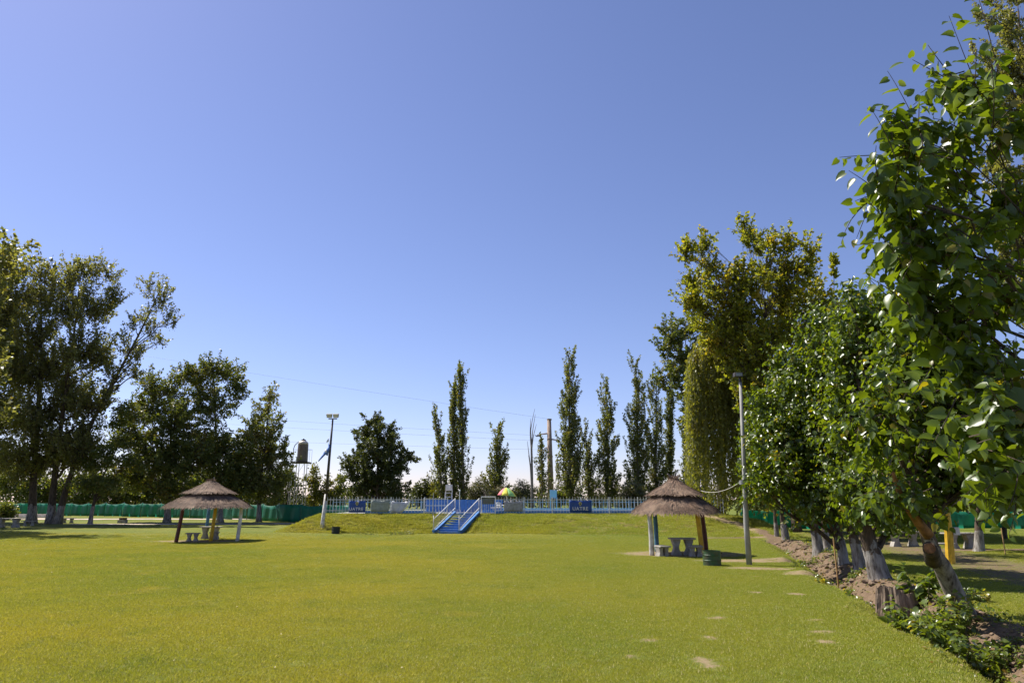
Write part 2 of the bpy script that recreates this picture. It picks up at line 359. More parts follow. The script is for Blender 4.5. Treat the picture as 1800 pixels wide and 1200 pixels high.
def ground_z(x, y):
    x = np.asarray(x, float); y = np.asarray(y, float)
    m = mound(x, y); t = np.clip(mound_t(x, y), 0, 1)
    z = m + bumps(x, y) * np.where(t >= 1, 0.1, 1)
    z = z + (0.045 + 0.05 * (x > 2)) * np.sin(x * 1.9 + 0.7 * np.sin(y * 2)) * np.sin(y * 2.2 + x * .6) * (t > 0.02) * (t < 0.98) * 4 * t * (1 - t)
    d = ditch_d(x, y); w = sstep((46 - y) / 4) * sstep((y + 4) / 3)
    lump = 0.055 * np.sin(x * 4.1 + y * 1.7) * np.sin(y * 3.3 - x * 2.2) + 0.035 * np.sin(x * 9 + 3 * np.sin(y * 5)) * np.sin(y * 8.3)
    z = z + w * (-0.50 * np.exp(-(d / 0.62) ** 2) + 0.12 * np.exp(-((d - 1.15) / 0.5) ** 2) + 0.05 * np.exp(-((d + 1.05) / 0.3) ** 2)
                 + lump * np.exp(-((d - 0.15) / 1.1) ** 2))
    return z
def gz(x, y): return float(ground_z(x, y))
def on(x, y): return Vector((x, y, gz(x, y)))
HUT_R = G(1195, 972); HUT_L = G(364, 949)
SOIL_SPOTS = []      # (x, y, rx, ry, strength)
SOIL_SPOTS += [(HUT_R.x + .1, HUT_R.y - .2, 2.6, 1.5, 1.0), (HUT_L.x - .4, HUT_L.y - .2, 2.6, 1.2, .8)]
for px, py, rx, ry in [(1445, 1110, .22, .14), (1434, 1089, .20, .12), (1256, 1084, .22, .12), (1247, 1119, .13, .18), (1242, 1162, .16, .42), (1452, 1128, .14, .2),
                       (1400, 1043, .25, .3), (1330, 1040, .2, .2), (1335, 996, 1.0, .4), (1264, 1083, .16, .1), (1330, 1010, .2, .15), (1400, 982, 1.8, .75), (1340, 983, 2.2, .6),
                       (1455, 1003, 1.2, .55), (1425, 1006, .8, .4), (1500, 1015, .7, .5), (960, 985, .0, .0), (1110, 1150, .12, .1), (1145, 1122, .18, .12)]:
    g = G(px, py); SOIL_SPOTS.append((g.x, g.y, rx * 1.15, ry * 1.25, .92 if rx > .4 else .66))
def seg_dist(x, y, pts):
    d = np.full(np.shape(x), 1e9)
    for (ax, ay), (bx, by) in zip(pts[:-1], pts[1:]):
        vx, vy = bx - ax, by - ay; t = np.clip(((x - ax) * vx + (y - ay) * vy) / (vx * vx + vy * vy), 0, 1)
        d = np.minimum(d, np.hypot(x - ax - t * vx, y - ay - t * vy))
    return d
PATH_R = [(15.6, 57.0), (16.6, 53.5), (17.4, 50.0), (17.6, 47.0), (16.2, 43.5), (16.5, 40)]
PATH_R2 = [(13.0, 46.6), (16.8, 47.2)]
def soil_mask(x, y):
    x = np.asarray(x, float); y = np.asarray(y, float); s = np.zeros(np.shape(x))
    for cx, cy, rx, ry, k in SOIL_SPOTS:
        if rx == 0: continue
        s = np.maximum(s, k * np.clip(1.35 - .85 * np.hypot((x - cx) / rx, (y - cy) / ry), 0, 1))
    d = ditch_d(x, y); w = sstep((46.5 - y) / 3) * sstep((y + 6) / 3)
    pat = 0.22 * np.sin(x * 2.1 + y * 1.3) * np.sin(y * 0.9 - x * .7) + .12 * np.sin(y * 2.7 + x)
    s = np.maximum(s, w * np.clip(1.45 + pat - np.abs(d - 0.72) / 0.70, 0, .78))
    s = np.maximum(s, np.clip(1.14 - seg_dist(x, y, PATH_R) / 0.9, 0, .85))
    s = np.maximum(s, np.clip(1.5 - seg_dist(x, y, PATH_R2) / 0.6, 0, .8))
    # soil beyond the ditch: band along the row and a cross strip
    px_ = (x - row_x(y) - 5.5) / 3.2
    s = np.maximum(s, 0.52 * np.exp(-px_ ** 2) * sstep((y - 14) / 5) * sstep((60 - y) / 5))
    s = np.maximum(s, 0.75 * sstep((x - row_x(y) - 3) / 2) * np.exp(-((y - 36.5) / .9) ** 2))
    return s
def axis(*segs):
    out = []
    for a, b, st in segs: out += list(np.arange(a, b, st))
    return np.array(out)
xs = axis((-2400, -300, 150), (-300, -80, 20), (-80, -20, 1.5), (-20, -10, .4), (-10, 4, .22), (4, 20, .16), (20, 32, .4), (32, 80, 2), (80, 300, 20), (300, 2500, 150))
ys = axis((-60, -5, 11), (-5, 9, .5), (9, 24, .15), (24, 40, .2), (40, 60, .25), (60, 72, .8), (72, 130, 2), (130, 300, 15), (300, 4200, 150))
gx, gy = np.meshgrid(xs, ys)
gzv = ground_z(gx, gy)
vv = np.stack([gx, gy, gzv], -1).reshape(-1, 3); nx = len(xs); ny = len(ys)
ii = (np.arange(ny - 1)[:, None] * nx + np.arange(nx - 1)[None, :]).ravel()
ff = np.stack([ii, ii + 1, ii + nx + 1, ii + nx], -1)
lawn = fast_mesh("lawn", vv, ff, 4, 'lawn'); tag(lawn, "wide sunlit mown lawn with raised grassy bank", None, None, "structure")
at = lawn.data.attributes.new("soil", 'FLOAT', 'POINT'); at.data.foreach_set("value", soil_mask(gx, gy).astype(np.float32).ravel())
tm = np.clip(mound_t(gx, gy), 0, 1)
pal = np.clip(2 - seg_dist(gx, gy, PATH_R), 0, 1)
for cx, cy, rx, ry, k in SOIL_SPOTS:
    if rx > 0: pal = np.maximum(pal, np.hypot((gx - cx) / rx, (gy - cy) / ry) < 2)
pal = pal * np.clip((-.35 - ditch_d(gx, gy)) / .3, 0, 1)
at = lawn.data.attributes.new("pale", 'FLOAT', 'POINT'); at.data.foreach_set("value", pal.astype(np.float32).ravel())
dry = np.where((tm > 0.02) & (tm < 0.96), np.interp(gx, [-18, -6, 0, 5, 14, 19], [.55, .5, .45, .9, 1, .8]) * np.interp(tm, [0, .1, .5, .75, 1], [.2, .8, 1, .7, .2]), 0)
at = lawn.data.attributes.new("dry", 'FLOAT', 'POINT'); at.data.foreach_set("value", dry.astype(np.float32).ravel())

# pale paths far left, pool deck
def strip(name, pts, width, mat, label, lift=0.02, n=60):
    mb = MB(); pts = np.array(pts, float); t = np.linspace(0, len(pts) - 1, n); c = np.stack([np.interp(t, range(len(pts)), pts[:, i]) for i in (0, 1)], -1)
    d = np.gradient(c, axis=0); d /= np.linalg.norm(d, axis=1)[:, None]; nrm = np.stack([-d[:, 1], d[:, 0]], -1)
    w = width / 2 * (1 + 0.12 * rng.normal(size=n))
    a = c + nrm * w[:, None]; b = c - nrm * (width / 2 * (1 + 0.12 * rng.normal(size=n)))[:, None]
    v = [(p[0], p[1], gz(p[0], p[1]) + lift) for p in a] + [(p[0], p[1], gz(p[0], p[1]) + lift) for p in b]
    mb.add(v, [(i, n + i, n + i + 1, i + 1) for i in range(n - 1)])
    return tag(mb.build(name, mat), label, None, None, "structure")
strip("dirt_road", [(-110, 99), (-70, 97), (-48, 95), (-30, 96)], 5.5, 'path', "pale dirt road crossing behind the left trees", .035)
strip("footpath", [(-46, 74), (-36, 75.5), (-25, 77), (-19, 79)], 2.2, 'path', "pale footpath running behind the left thatched shelter", .03)
mb = MB(); mb.box((0.9, 69.2, TOP_Z + 0.02), (31.6, 20.6, 0.05)); tag(mb.build("pool_deck", 'deck'), "concrete deck round the raised pool", None, None, "structure")

# ------------------------------------------------------------------ foliage helpers
LEAF_QUAD = (np.array([(0, 0, 0), (.45, .36, .05), (1, 0, -.05), (.45, -.36, .05)], float), np.array([(0, 3, 2, 1)]))
LEAF_MID = (np.array([(0, 0, 0), (.28, .36, .08), (.68, .28, .05), (1, 0, -.14), (.68, -.28, .05), (.28, -.36, .08)], float), np.array([(0, 3, 2, 1), (0, 5, 4, 3)]))
LEAF_NARROW = (np.array([(0, 0, 0), (.5, .14, .02), (1, 0, -.06), (.5, -.14, .02)], float), np.array([(0, 3, 2, 1)]))
# heart-shaped leaf with folded halves and a drooping tip
LEAF_HEART = (np.array([(0, 0, 0), (.34, 0, -.03), (.70, 0, -.10), (1.05, 0, -.26),
                        (-.12, .22, .07), (.10, .42, .13), (.44, .41, .10), (.78, .22, -.02),
                        (-.12, -.22, .07), (.10, -.42, .13), (.44, -.41, .10), (.78, -.22, -.02)], float),
              np.array([(0, 1, 5, 4), (1, 2, 6, 5), (2, 3, 7, 6), (0, 8, 9, 1), (1, 9, 10, 2), (2, 10, 11, 3)]))
def unit(a): return a / (np.linalg.norm(a, axis=-1, keepdims=True) + 1e-9)
def leaf_arrays(p, axis_, nrm, size, tmpl):
    tv, tf = tmpl; n = len(p)
    a = unit(axis_); nn = unit(nrm - (nrm * a).sum(-1, keepdims=True) * a); b = np.cross(nn, a)
    v = p[:, None, :] + size[:, None, None] * (tv[None, :, 0, None] * a[:, None, :] + tv[None, :, 1, None] * b[:, None, :] + tv[None, :, 2, None] * nn[:, None, :])
    f = (np.arange(n)[:, None, None] * len(tv) + tf[None]).reshape(-1, tf.shape[1])
    return v.reshape(-1, 3), f
def leaves_mesh(name, p, a, n, s, tmpl, mat, parent):
    v, f = leaf_arrays(np.asarray(p), np.asarray(a), np.asarray(n), np.asarray(s), tmpl)
    o = fast_mesh(name, v, f, 0, mat, parent, smooth=len(tmpl[0]) > 4); tag(o, kind="stuff"); return o
def leaf_objects(p, a, n, s, tmpl, mat, parent, name="leaf"):
    tv, tf = tmpl; me = bpy.data.meshes.new(name); me.from_pydata(tv.tolist(), [], tf.tolist()); me.materials.append(MAT[mat]); me.polygons.foreach_set("use_smooth", [True] * len(me.polygons))
    base = Vector(parent_loc(parent)); aa = unit(a); nn = unit(n - (n * aa).sum(-1, keepdims=True) * aa); bb = np.cross(nn, aa)
    for i in range(len(p)):
        o = bpy.data.objects.new(name, me); COL.objects.link(o); o.parent = parent
        m = Matrix((aa[i], bb[i], nn[i])).transposed().to_4x4()
        o.matrix_local = Matrix.Translation(Vector(p[i]) - base) @ m @ Matrix.Scale(float(s[i]), 4)
def bez(a, c, b, n):
    t = np.linspace(0, 1, n)[:, None]; return (1 - t) ** 2 * a + 2 * t * (1 - t) * c + t * t * b
UP = np.array([0, 0, 1.0])

def trunk_curve(pts, n, wob=0.0):
    pts = np.array([tuple(q) for q in pts], float); t = np.linspace(0, len(pts) - 1, n)
    # Catmull-Rom through the points
    out = []
    for u in t:
        i = min(int(u), len(pts) - 2); f = u - i
        p0 = pts[max(i - 1, 0)]; p1 = pts[i]; p2 = pts[i + 1]; p3 = pts[min(i + 2, len(pts) - 1)]
        out.append(0.5 * ((2 * p1) + (-p0 + p2) * f + (2 * p0 - 5 * p1 + 4 * p2 - p3) * f * f + (-p0 + 3 * p1 - 3 * p2 + p3) * f ** 3))
    out = np.array(out)
    if wob: out[1:] += rng.normal(0, wob, (n - 1, 3))
    return out

def tree(name, label, base, trunk, r0, lobes, mat, bark, leaf=0.22, tmpl=LEAF_QUAD, cl_gap=0.75, per=34, spread=0.42,
         mode='cloud', group=None, cat='tree', xshoots=(), shoot=(0.9, 12), single=0, twigs=True, r_top=0.12, k=8, upbias=0.5, shootdir=None, hole=None, fill=1.0, limbr=0.55, zs=0.8, sub=0, plume=None):
    """base: ground point. trunk: points above it. lobes: (centre, (rx, ry, rz)).  Returns the Empty."""
    root = thing(name, label, cat, base, group)
    per = int(per * (2.0 if mode == 'cloud' else 1.5)); leaf *= 1.06
    base = np.array(base, float); base_s = base.copy(); base_s[2] -= 0.25
    tp = trunk_curve([base_s] + [np.array(q, float) for q in trunk], 14, 0.0)
    tt = np.linspace(0, 1, 14)
    rad = 0.8 * r0 * (1 - (1 - r_top) * tt ** 0.7); rad[0] *= 1.35; rad[1] *= 1.12
    w = MB(); w.tube(tp, rad, k, wob=0.05)
    w.build("trunk", bark, root, smooth=True)
    br = MB(); LP, LA, LN, LS = [], [], [], []
    if sub:
        ex = []
        for c, rr in lobes:
            for _ in range(sub):
                u_ = unit(rng.normal(size=3)); f_ = rng.uniform(.35, .55); ex.append((np.array(c) + u_ * np.array(rr) * rng.uniform(.75, 1.05), np.array(rr) * f_))
        lobes = list(lobes) + ex
    for c, rr in lobes:
        c = np.array(c, float); rr = np.array(rr, float)
        hd = np.linalg.norm(tp[:, :2] - c[:2], axis=1)
        i = int(np.argmin(np.abs(tp[:, 2] - (c[2] - 0.75 * hd - 0.25 * rr[2])) + (np.arange(14) < 3) * 50))
        s = tp[i]; dist = np.linalg.norm(c - s)
        ctrl = s + (c - s) * 0.45 + UP * 0.12 * dist + rng.normal(0, 0.05 * dist, 3)
        limb = bez(s, ctrl, c, 7); limb[1:-1] += rng.normal(0, .02 * dist, (5, 3))
        r1 = min(rad[i] * limbr, 0.035 * dist + 0.05)
        br.tube(limb, np.linspace(r1, r1 * 0.3, 7), 6)
        vol = rr[0] * rr[1] * rr[2] * 4.19
        ncl = max(6, int(1.7 * fill * vol / (cl_gap ** 3)))
        u = unit(rng.normal(size=(ncl, 3))); q = rng.random(ncl) ** (1 / 2.0)
        cp = c + u * rr * q[:, None]
        if hole is not None: cp = cp[[not hole(x) for x in cp]]
        for x in cp:
            sidx = rng.integers(3, 7); st = limb[sidx]
            if twigs:
                mid = (st + x) / 2 + UP * 0.1 * np.linalg.norm(x - st)
                br.tube(bez(st, mid, x, 3), np.linspace(r1 * 0.28, 0.012, 3), 3, caps=False)
        m = len(cp)
        if m == 0: continue
        if mode == 'cloud' and plume:
            pl, prad, upw = plume
            d = unit(unit((cp - c) / rr) * .8 + UP * upw + rng.normal(0, .28, (m, 3))); ll = pl * rng.uniform(.55, 1.25, m)
            st_ = cp - d * ll[:, None] * .35
            if twigs:
                for a_, d_, l_ in zip(st_, d, ll): br.tube([a_, a_ + d_ * l_], [.028, .008], 3, caps=False)
            t = rng.random((m, per)) ** .85; tap = prad * (1.1 - .75 * t)
            off = unit(rng.normal(size=(m, per, 3))) * (rng.random((m, per, 1)) ** .5) * tap[:, :, None]
            pp = (st_[:, None, :] + d[:, None, :] * (ll[:, None] * t)[:, :, None] + off).reshape(-1, 3)
            LP.append(pp); LA.append(rng.normal(size=pp.shape) * .8 + np.repeat(d, per, 0) * .5 - UP * .25)
            LN.append(rng.normal(size=pp.shape) + UP * upbias); LS.append(leaf * rng.lognormal(0, .25, len(pp)))
        elif mode == 'cloud':
            pp = np.repeat(cp, per, 0) + unit(rng.normal(size=(m * per, 3))) * (rng.random((m * per, 1)) ** .5) * 1.75 * spread * np.array([1, 1, zs])
            LP.append(pp); LA.append(rng.normal(size=pp.shape) - UP * 0.25)
            LN.append(rng.normal(size=pp.shape) + UP * upbias); LS.append(leaf * rng.lognormal(0, .22, len(pp)))
        else:      # shoots with alternate leaves
            ln, nl = shoot
            for x in cp:
                for _ in range(per):
                    out = unit((x - c) / rr); d = unit(out * 0.75 + UP * rng.uniform(-.35, .95) + rng.normal(0, .4, 3))
                    if shootdir is not None: d = unit(d + np.array(shootdir))
                    l = ln * rng.uniform(.6, 1.25); e = x + d * l - UP * 0.05 * l
                    st = x + rng.normal(0, spread * .5, 3)
                    sh = bez(st, st + d * l * .5 + UP * .08 * l, e + rng.normal(0, .06, 3), nl)
                    if twigs: br.tube(sh[::max(1, nl // 4)], np.linspace(0.011, 0.004, len(sh[::max(1, nl // 4)])), 3, caps=False)
                    side = unit(np.cross(d, UP) + 1e-6); sg = np.where(np.arange(nl) % 2, 1, -1)[:, None]
                    ax = side * sg * 0.8 + d * 0.3 - UP * rng.uniform(.1, 1.5, (nl, 1)) + rng.normal(0, .38, (nl, 3))
                    szz = leaf * np.linspace(1.08, .62, nl) * rng.lognormal(0, .18, nl)
                    LP.append(sh + unit(ax) * 0.22 * leaf); LA.append(ax); LN.append(UP * 0.55 + rng.normal(0, .5, (nl, 3)) + out * .55); LS.append(szz)
    for a_, b_, nl in xshoots:          # single long shoots standing clear of the crown
        a_ = np.array(a_, float); b_ = np.array(b_, float); l = np.linalg.norm(b_ - a_); d = (b_ - a_) / l
        sh = bez(a_, (a_ + b_) / 2 + rng.normal(0, .05 * l, 3), b_, nl); br.tube(sh, np.linspace(.009, .003, nl), 5, caps=False)
        side = unit(np.cross(d, np.array([0.2, 1.0, .1]))); sg = np.where(np.arange(nl) % 2, 1, -1)[:, None]
        ax = side * sg + d * .25 - UP * rng.uniform(.0, .5, (nl, 1)) + rng.normal(0, .25, (nl, 3))
        LP.append(sh + unit(ax) * .05); LA.append(ax); LN.append(UP * .8 + rng.normal(0, .4, (nl, 3)) - np.array([0, .5, 0])); LS.append(leaf * np.linspace(1.2, .8, nl) * rng.lognormal(0, .12, nl))
    if br.v: tag(br.build("branches", bark if not bark.startswith('bark_lime') else 'bark', root), kind="stuff")
    LP, LA, LN, LS = np.concatenate(LP), np.concatenate(LA), np.concatenate(LN), np.concatenate(LS)
    ok = LP[:, 2] > ground_z(LP[:, 0], LP[:, 1]) + 0.1
    LP, LA, LN, LS = LP[ok], LA[ok], LN[ok], LS[ok]
    if single:
        # the leaves that show largest: near the camera and inside the frame
        v = LP - np.array([0, 0, CAM_Z]); dep = v[:, 1] * CP + v[:, 2] * SP
        px = 900 + 1200 * v[:, 0] / np.maximum(dep, .1); py = 600 - 1200 * (v[:, 2] * CP - v[:, 1] * SP) / np.maximum(dep, .1)
        sc_ = LS / np.maximum(dep, .5) * ((px > -10) & (px < 1810) & (py > -10) & (py < 1210) & (dep > 1))
        o = np.argsort(-sc_); big = o[:single]; rest = o[single:]
        leaf_objects(LP[big], LA[big], LN[big], LS[big], tmpl, mat, root)
        LP, LA, LN, LS = LP[rest], LA[rest], LN[rest], LS[rest]
    leaves_mesh("crown", LP, LA, LN, LS, tmpl, mat, root)
    return root

def plobes(Y, data, depth=0.9, jit=0.0):
    """lobes given as (px, py, rx px, ry px[, dY]) of the photograph, at depth Y"""
    out = []
    for d in data:
        y = Y + (d[4] if len(d) > 4 else rng.uniform(-jit, jit)); m = M(y)
        out.append((P(d[0], d[1], y), (d[2] * m, (d[2] + d[3]) * .5 * m * depth, d[3] * m)))
    return out

# ------------------------------------------------------------------ trees: left group
def ground_px(px, Y): d = ray(px, 905); x = d.x * Y / d.y; return on(x, Y)
CW = dict(mat='cotton', bark='bark_lime_l', leaf=0.21, cl_gap=1.0, per=24, spread=0.46, sub=1, plume=(2.6, .42, 1.3))
tree("cottonwood_tree", "tall cottonwood cut off by the left edge of the picture", ground_px(-22, 79), [P(-20, 760, 79), P(-8, 620, 79), P(5, 480, 79)], 0.55,
     plobes(79, [(-25, 480, 32, 38), (12, 472, 26, 34), (15, 545, 38, 42), (-20, 590, 50, 60), (18, 640, 40, 50), (5, 730, 44, 52), (-20, 810, 50, 45)], jit=1.5), **CW)
tree("cottonwood_tree", "upright cottonwood with limewashed trunk beside the concrete picnic table at far left", ground_px(58, 77), [P(62, 780, 77), P(72, 640, 77), P(72, 500, 77)], 0.62,
     plobes(77, [(72, 482, 25, 26), (50, 520, 26, 34), (88, 530, 28, 36), (62, 590, 38, 44), (40, 660, 36, 42), (92, 650, 34, 46), (60, 740, 40, 46), (40, 810, 42, 40), (95, 800, 34, 36)], jit=1.5), **CW)
tree("cottonwood_tree", "cottonwood with limewashed trunk and highest broad crown, left stem of the pair", ground_px(91, 76), [P(100, 800, 76), P(120, 660, 76), P(140, 510, 76)], 0.6,
     plobes(76, [(112, 490, 22, 26), (140, 482, 26, 26), (172, 478, 24, 24), (120, 545, 32, 36), (165, 540, 34, 40), (200, 520, 16, 26), (140, 620, 38, 42), (175, 620, 26, 36), (120, 700, 40, 48), (160, 710, 34, 40), (110, 790, 42, 40), (150, 800, 36, 38)], jit=1.5), **CW)
tree("cottonwood_tree", "cottonwood whose long thin limb leans right against the sky, right stem of the pair", ground_px(103, 75.5), [P(122, 840, 75.5), P(165, 735, 75.5), P(208, 655, 75.5), P(248, 580, 75.5), P(282, 508, 75.5)], 0.5,
     plobes(75.5, [(285, 520, 18, 28), (262, 512, 12, 22), (296, 560, 11, 18), (255, 560, 22, 26), (272, 590, 18, 18), (226, 610, 20, 24), (240, 632, 18, 16), (200, 660, 20, 20), (232, 655, 12, 10), (184, 700, 18, 20), (160, 760, 20, 26)], jit=.8), **dict(CW, leaf=.20, cl_gap=0.9, per=18, spread=.36, fill=.8, plume=(1.9, .34, 1.2)))
for (bx, by), lb in zip([(-53, 61), (-60, 70), (-47.5, 55.5)], ["cottonwood standing outside the left edge, shading the lawn there", "farther cottonwood outside the left edge behind the first", "nearest cottonwood outside the left edge of the picture"]):
    b_ = on(bx, by); tree("cottonwood_tree", lb, b_, [b_ + Vector((0, 0, 7)), b_ + Vector((.5, 0, 15)), b_ + Vector((.3, 0, 22))], .5, [(b_ + Vector((rng.uniform(-2, 2), rng.uniform(-2.5, 2.5), z_)), (2.4, 2.6, 2.6)) for z_ in (7, 9, 11, 13, 15, 17, 19, 21, 23)], **dict(CW, per=14, leaf=.36, cl_gap=1.25, sub=0, twigs=False))
tree("locust_tree", "small forking tree with limewashed trunk and thin feathery crown left of the left thatched shelter", ground_px(160, 75), [P(166, 880, 75), P(182, 835, 75), P(205, 790, 75)], 0.36,
     plobes(75, [(228, 722, 28, 14), (205, 742, 26, 12), (250, 735, 22, 14), (185, 800, 26, 22), (215, 775, 24, 18), (150, 850, 30, 18), (195, 850, 30, 18), (168, 815, 24, 20), (230, 815, 24, 18)], jit=1), mat='elm', bark='bark_lime_l', leaf=.22, cl_gap=.95, per=26, spread=.4)
EL = dict(mat='elm', bark='bark_lime_l', leaf=.215, cl_gap=1.0, per=32, spread=.5, sub=1, plume=(1.9, .55, .45))
tree("broadleaf_tree", "wide dark broadleaf tree with limewashed trunk just behind the left thatched shelter", ground_px(295, 80), [P(297, 850, 80), P(300, 780, 80), P(302, 690, 80)], 0.55,
     plobes(80, [(262, 672, 26, 18), (300, 690, 34, 26), (328, 662, 20, 16), (258, 720, 40, 26), (310, 745, 40, 38), (230, 765, 34, 32), (285, 800, 46, 36), (340, 800, 34, 40), (235, 835, 38, 30), (300, 855, 46, 24)], jit=2.5), **EL)
tree("broadleaf_tree", "dark broadleaf tree with the highest rounded crown, between the left shelter and the water tank", ground_px(388, 82), [P(388, 850, 82), P(380, 770, 82), P(376, 660, 82)], 0.5,
     plobes(82, [(372, 652, 34, 24), (405, 662, 26, 24), (352, 682, 30, 24), (415, 700, 16, 22), (370, 720, 34, 26), (395, 790, 36, 34), (360, 800, 34, 40), (400, 845, 40, 30), (430, 800, 26, 30)], jit=2), **EL)
tree("broadleaf_tree", "dark pointed tree rising just left of the water tank", ground_px(456, 84), [P(458, 840, 84), P(468, 770, 84), P(474, 690, 84)], 0.42,
     plobes(84, [(476, 702, 13, 18), (462, 730, 22, 22), (485, 745, 14, 24), (445, 760, 24, 28), (476, 785, 24, 28), (500, 790, 9, 16), (450, 820, 32, 30), (485, 830, 24, 26), (430, 850, 32, 26), (468, 860, 34, 22)], jit=2), **dict(EL, mat='poplar'))
# trees beyond the green fence, left
bgl = [(18, 838, 30, 40, "leftmost"), (130, 850, 34, 34, ""), (205, 858, 30, 30, ""), (268, 850, 34, 36, ""), (345, 856, 36, 34, ""), (412, 850, 32, 36, ""), (505, 845, 26, 36, "")]
bgn = ["dark tree low behind the green fence at the far left edge", "dark low tree behind the green fence, seen between the limewashed cottonwoods", "dark low tree behind the green fence right of the forking tree",
       "dark low tree behind the fence left of the thatched shelter", "dark low tree directly behind the left thatched shelter roof", "dark low tree behind the fence right of the left shelter", "dark grey-green tree behind the legs of the water tank"]
bgl += [(62, 850, 34, 38, ""), (95, 858, 30, 30, ""), (172, 848, 34, 38, ""), (238, 846, 34, 40, ""), (315, 848, 34, 38, ""), (380, 852, 34, 36, ""), (455, 856, 34, 32, "")]
bgn += ["dark low tree behind the green fence and the far-left cottonwood trunk", "dark low tree behind the paired cottonwood trunks", "dark low tree behind the forking tree's trunk", "dark low tree behind the low whitewashed wall", "dark low tree behind the shelter's dark red post", "dark low tree behind the shelter's white post", "dark low tree behind the pointed tree's trunk"]
for (px, py, rx, ry, _), lb in zip(bgl, bgn):
    tree("broadleaf_tree", lb, ground_px(px, 128), [P(px, 880, 128), P(px + 3, py, 128)], .35, plobes(128, [(px, py - ry * .35, rx * .7, ry * .6), (px - rx * .5, py + 5, rx * .6, ry * .6), (px + rx * .5, py + 6, rx * .6, ry * .6), (px, py + 22, rx, 16)], jit=2),
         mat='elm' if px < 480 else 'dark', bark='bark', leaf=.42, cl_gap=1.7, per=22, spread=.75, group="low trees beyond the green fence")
for px, top, w, lb in [(552, 815, 12, "yellow-green slim tree between the water tank and the flag pole"), (578, 838, 12, "yellow-green tree just right of the flag pole"), (598, 828, 10, "darker narrow tree between the flag pole and the big round tree")]:
    tree("slender_tree", lb, ground_px(px, 126), [P(px, 870, 126), P(px, top + 10, 126)], .25, plobes(126, [(px, top + 10, w * .6, 12), (px - 4, top + 28, w, 16), (px + 5, top + 34, w, 16), (px, top + 52, w * 1.3, 16), (px, 878, w * 1.4, 12)]),
         mat='yellow_tree' if px < 590 else 'poplar', bark='bark', leaf=.34, cl_gap=1.25, per=22, spread=.55)

# ------------------------------------------------------------------ trees: behind the pool
tree("broad_tree", "big dense dark tree with rounded crown standing alone behind the pool fence", ground_px(664, 96), [P(664, 860, 96), P(664, 810, 96), P(662, 745, 96)], .55,
     plobes(96, [(655, 742, 20, 16), (640, 765, 20, 18), (678, 762, 20, 18), (655, 790, 30, 24), (690, 790, 22, 22), (626, 805, 18, 18), (640, 830, 26, 22), (682, 822, 26, 24), (716, 802, 12, 9), (705, 815, 14, 14), (615, 828, 12, 12), (660, 855, 34, 20), (695, 858, 22, 20), (632, 862, 20, 16)], jit=2), mat='dark', bark='bark', leaf=.23, cl_gap=1.0, per=40, spread=.46, sub=1, plume=(1.7, .5, .15))
def poplar(px, top, w, Y, label, dens=1.0, bare=0, lean=0, bottom=882, mat='poplar'):
    H = bottom - top; lob = []
    n = max(6, int(H / (w * .55)))
    for i in range(n):
        t = (i + .5) / n; ww = w * .56 * (0.26 + 0.74 * min(1, (t / .62)) ** .9) * (1 if t < .92 else .8)
        ww *= rng.uniform(.78, 1.12)
        lob.append((px + lean * (1 - t) + rng.uniform(-.16, .16) * w, top + H * t, ww, H / n * .85))
    b = ground_px(px, Y)
    return tree("poplar_tree", label, b, [P(px + lean * .3, bottom - H * .3, Y), P(px + lean * .7, bottom - H * .65, Y), P(px + lean, top + 4, Y)], .2 + .0007 * H, plobes(Y, lob, jit=.2),
                mat=mat, bark='bark_pale', leaf=.21, cl_gap=.95, per=int(33 * dens), spread=.28, plume=(2.4, .36, 2.6), group="slim poplars behind the pool", r_top=.1, upbias=.3, limbr=.4, fill=1.0)
poplar(776, 731, 30, 95, "shortest and leftmost of the three close poplars left of the stairs top", lean=-5)
poplar(798, 680, 20, 96, "middle one of the three close poplars behind the stairs")
poplar(815, 647, 23, 95, "tallest and rightmost of the three close poplars behind the stairs", lean=-6)
poplar(881, 752, 38, 98, "short broad poplar rising behind the coloured sunshade", lean=-6, mat='poplar')
poplar(953, 782, 24, 92, "small poplar touching the left side of the concrete power pole", .8)
poplar(1003, 616, 42, 94, "tallest poplar of all, with a long bare wispy tip, right of the power pole", 1.0, lean=-3)
poplar(1036, 757, 30, 96, "short poplar leaning on the right side of the tallest one", lean=-6)
poplar(1071, 670, 38, 95, "tall poplar standing alone between the tallest one and the round grey bush", lean=-6)
poplar(1122, 634, 40, 94, "wide tall poplar behind the round grey bush, left of its twin", lean=-4)
poplar(1152, 656, 34, 95, "tall poplar above the tip of the right thatched roof", lean=2)
poplar(1179, 694, 14, 96, "very thin poplar right above the right thatched roof tip", .8)
poplar(1206, 752, 16, 99, "small thin poplar over the right slope of the right thatched roof", .8)
poplar(1217, 742, 10, 100, "thinnest sparse poplar between the small one and the willow", .5)
poplar(1238, 780, 22, 92, "small dark poplar at the left edge of the hanging willow", 1)
# dead tree
b = ground_px(935, 92); d = thing("dead_tree", "bare dead tree with thin upright forked stem left of the power pole", "tree", b)
mb = MB(); mb.tube(trunk_curve([b - Vector((0, 0, .2)), P(935, 830, 92), P(934, 780, 92)], 8), np.linspace(.2, .12, 8), 7); mb.build("trunk", 'dead_wood', d, smooth=True)
for a, c in [((933, 755), (940, 718)), ((936, 760), (941, 728)), ((932, 760), (933, 735)), ((937, 770), (943, 745)), ((930, 800), (927, 775)), ((932, 820), (929, 800))]:
    q = MB(); q.tube(trunk_curve([P(934, a[1] + 30, 92), P(*a, 92), P(*c, 92)], 7), np.linspace(.10, .02, 7), 5); q.build("branch", 'dead_wood', d)
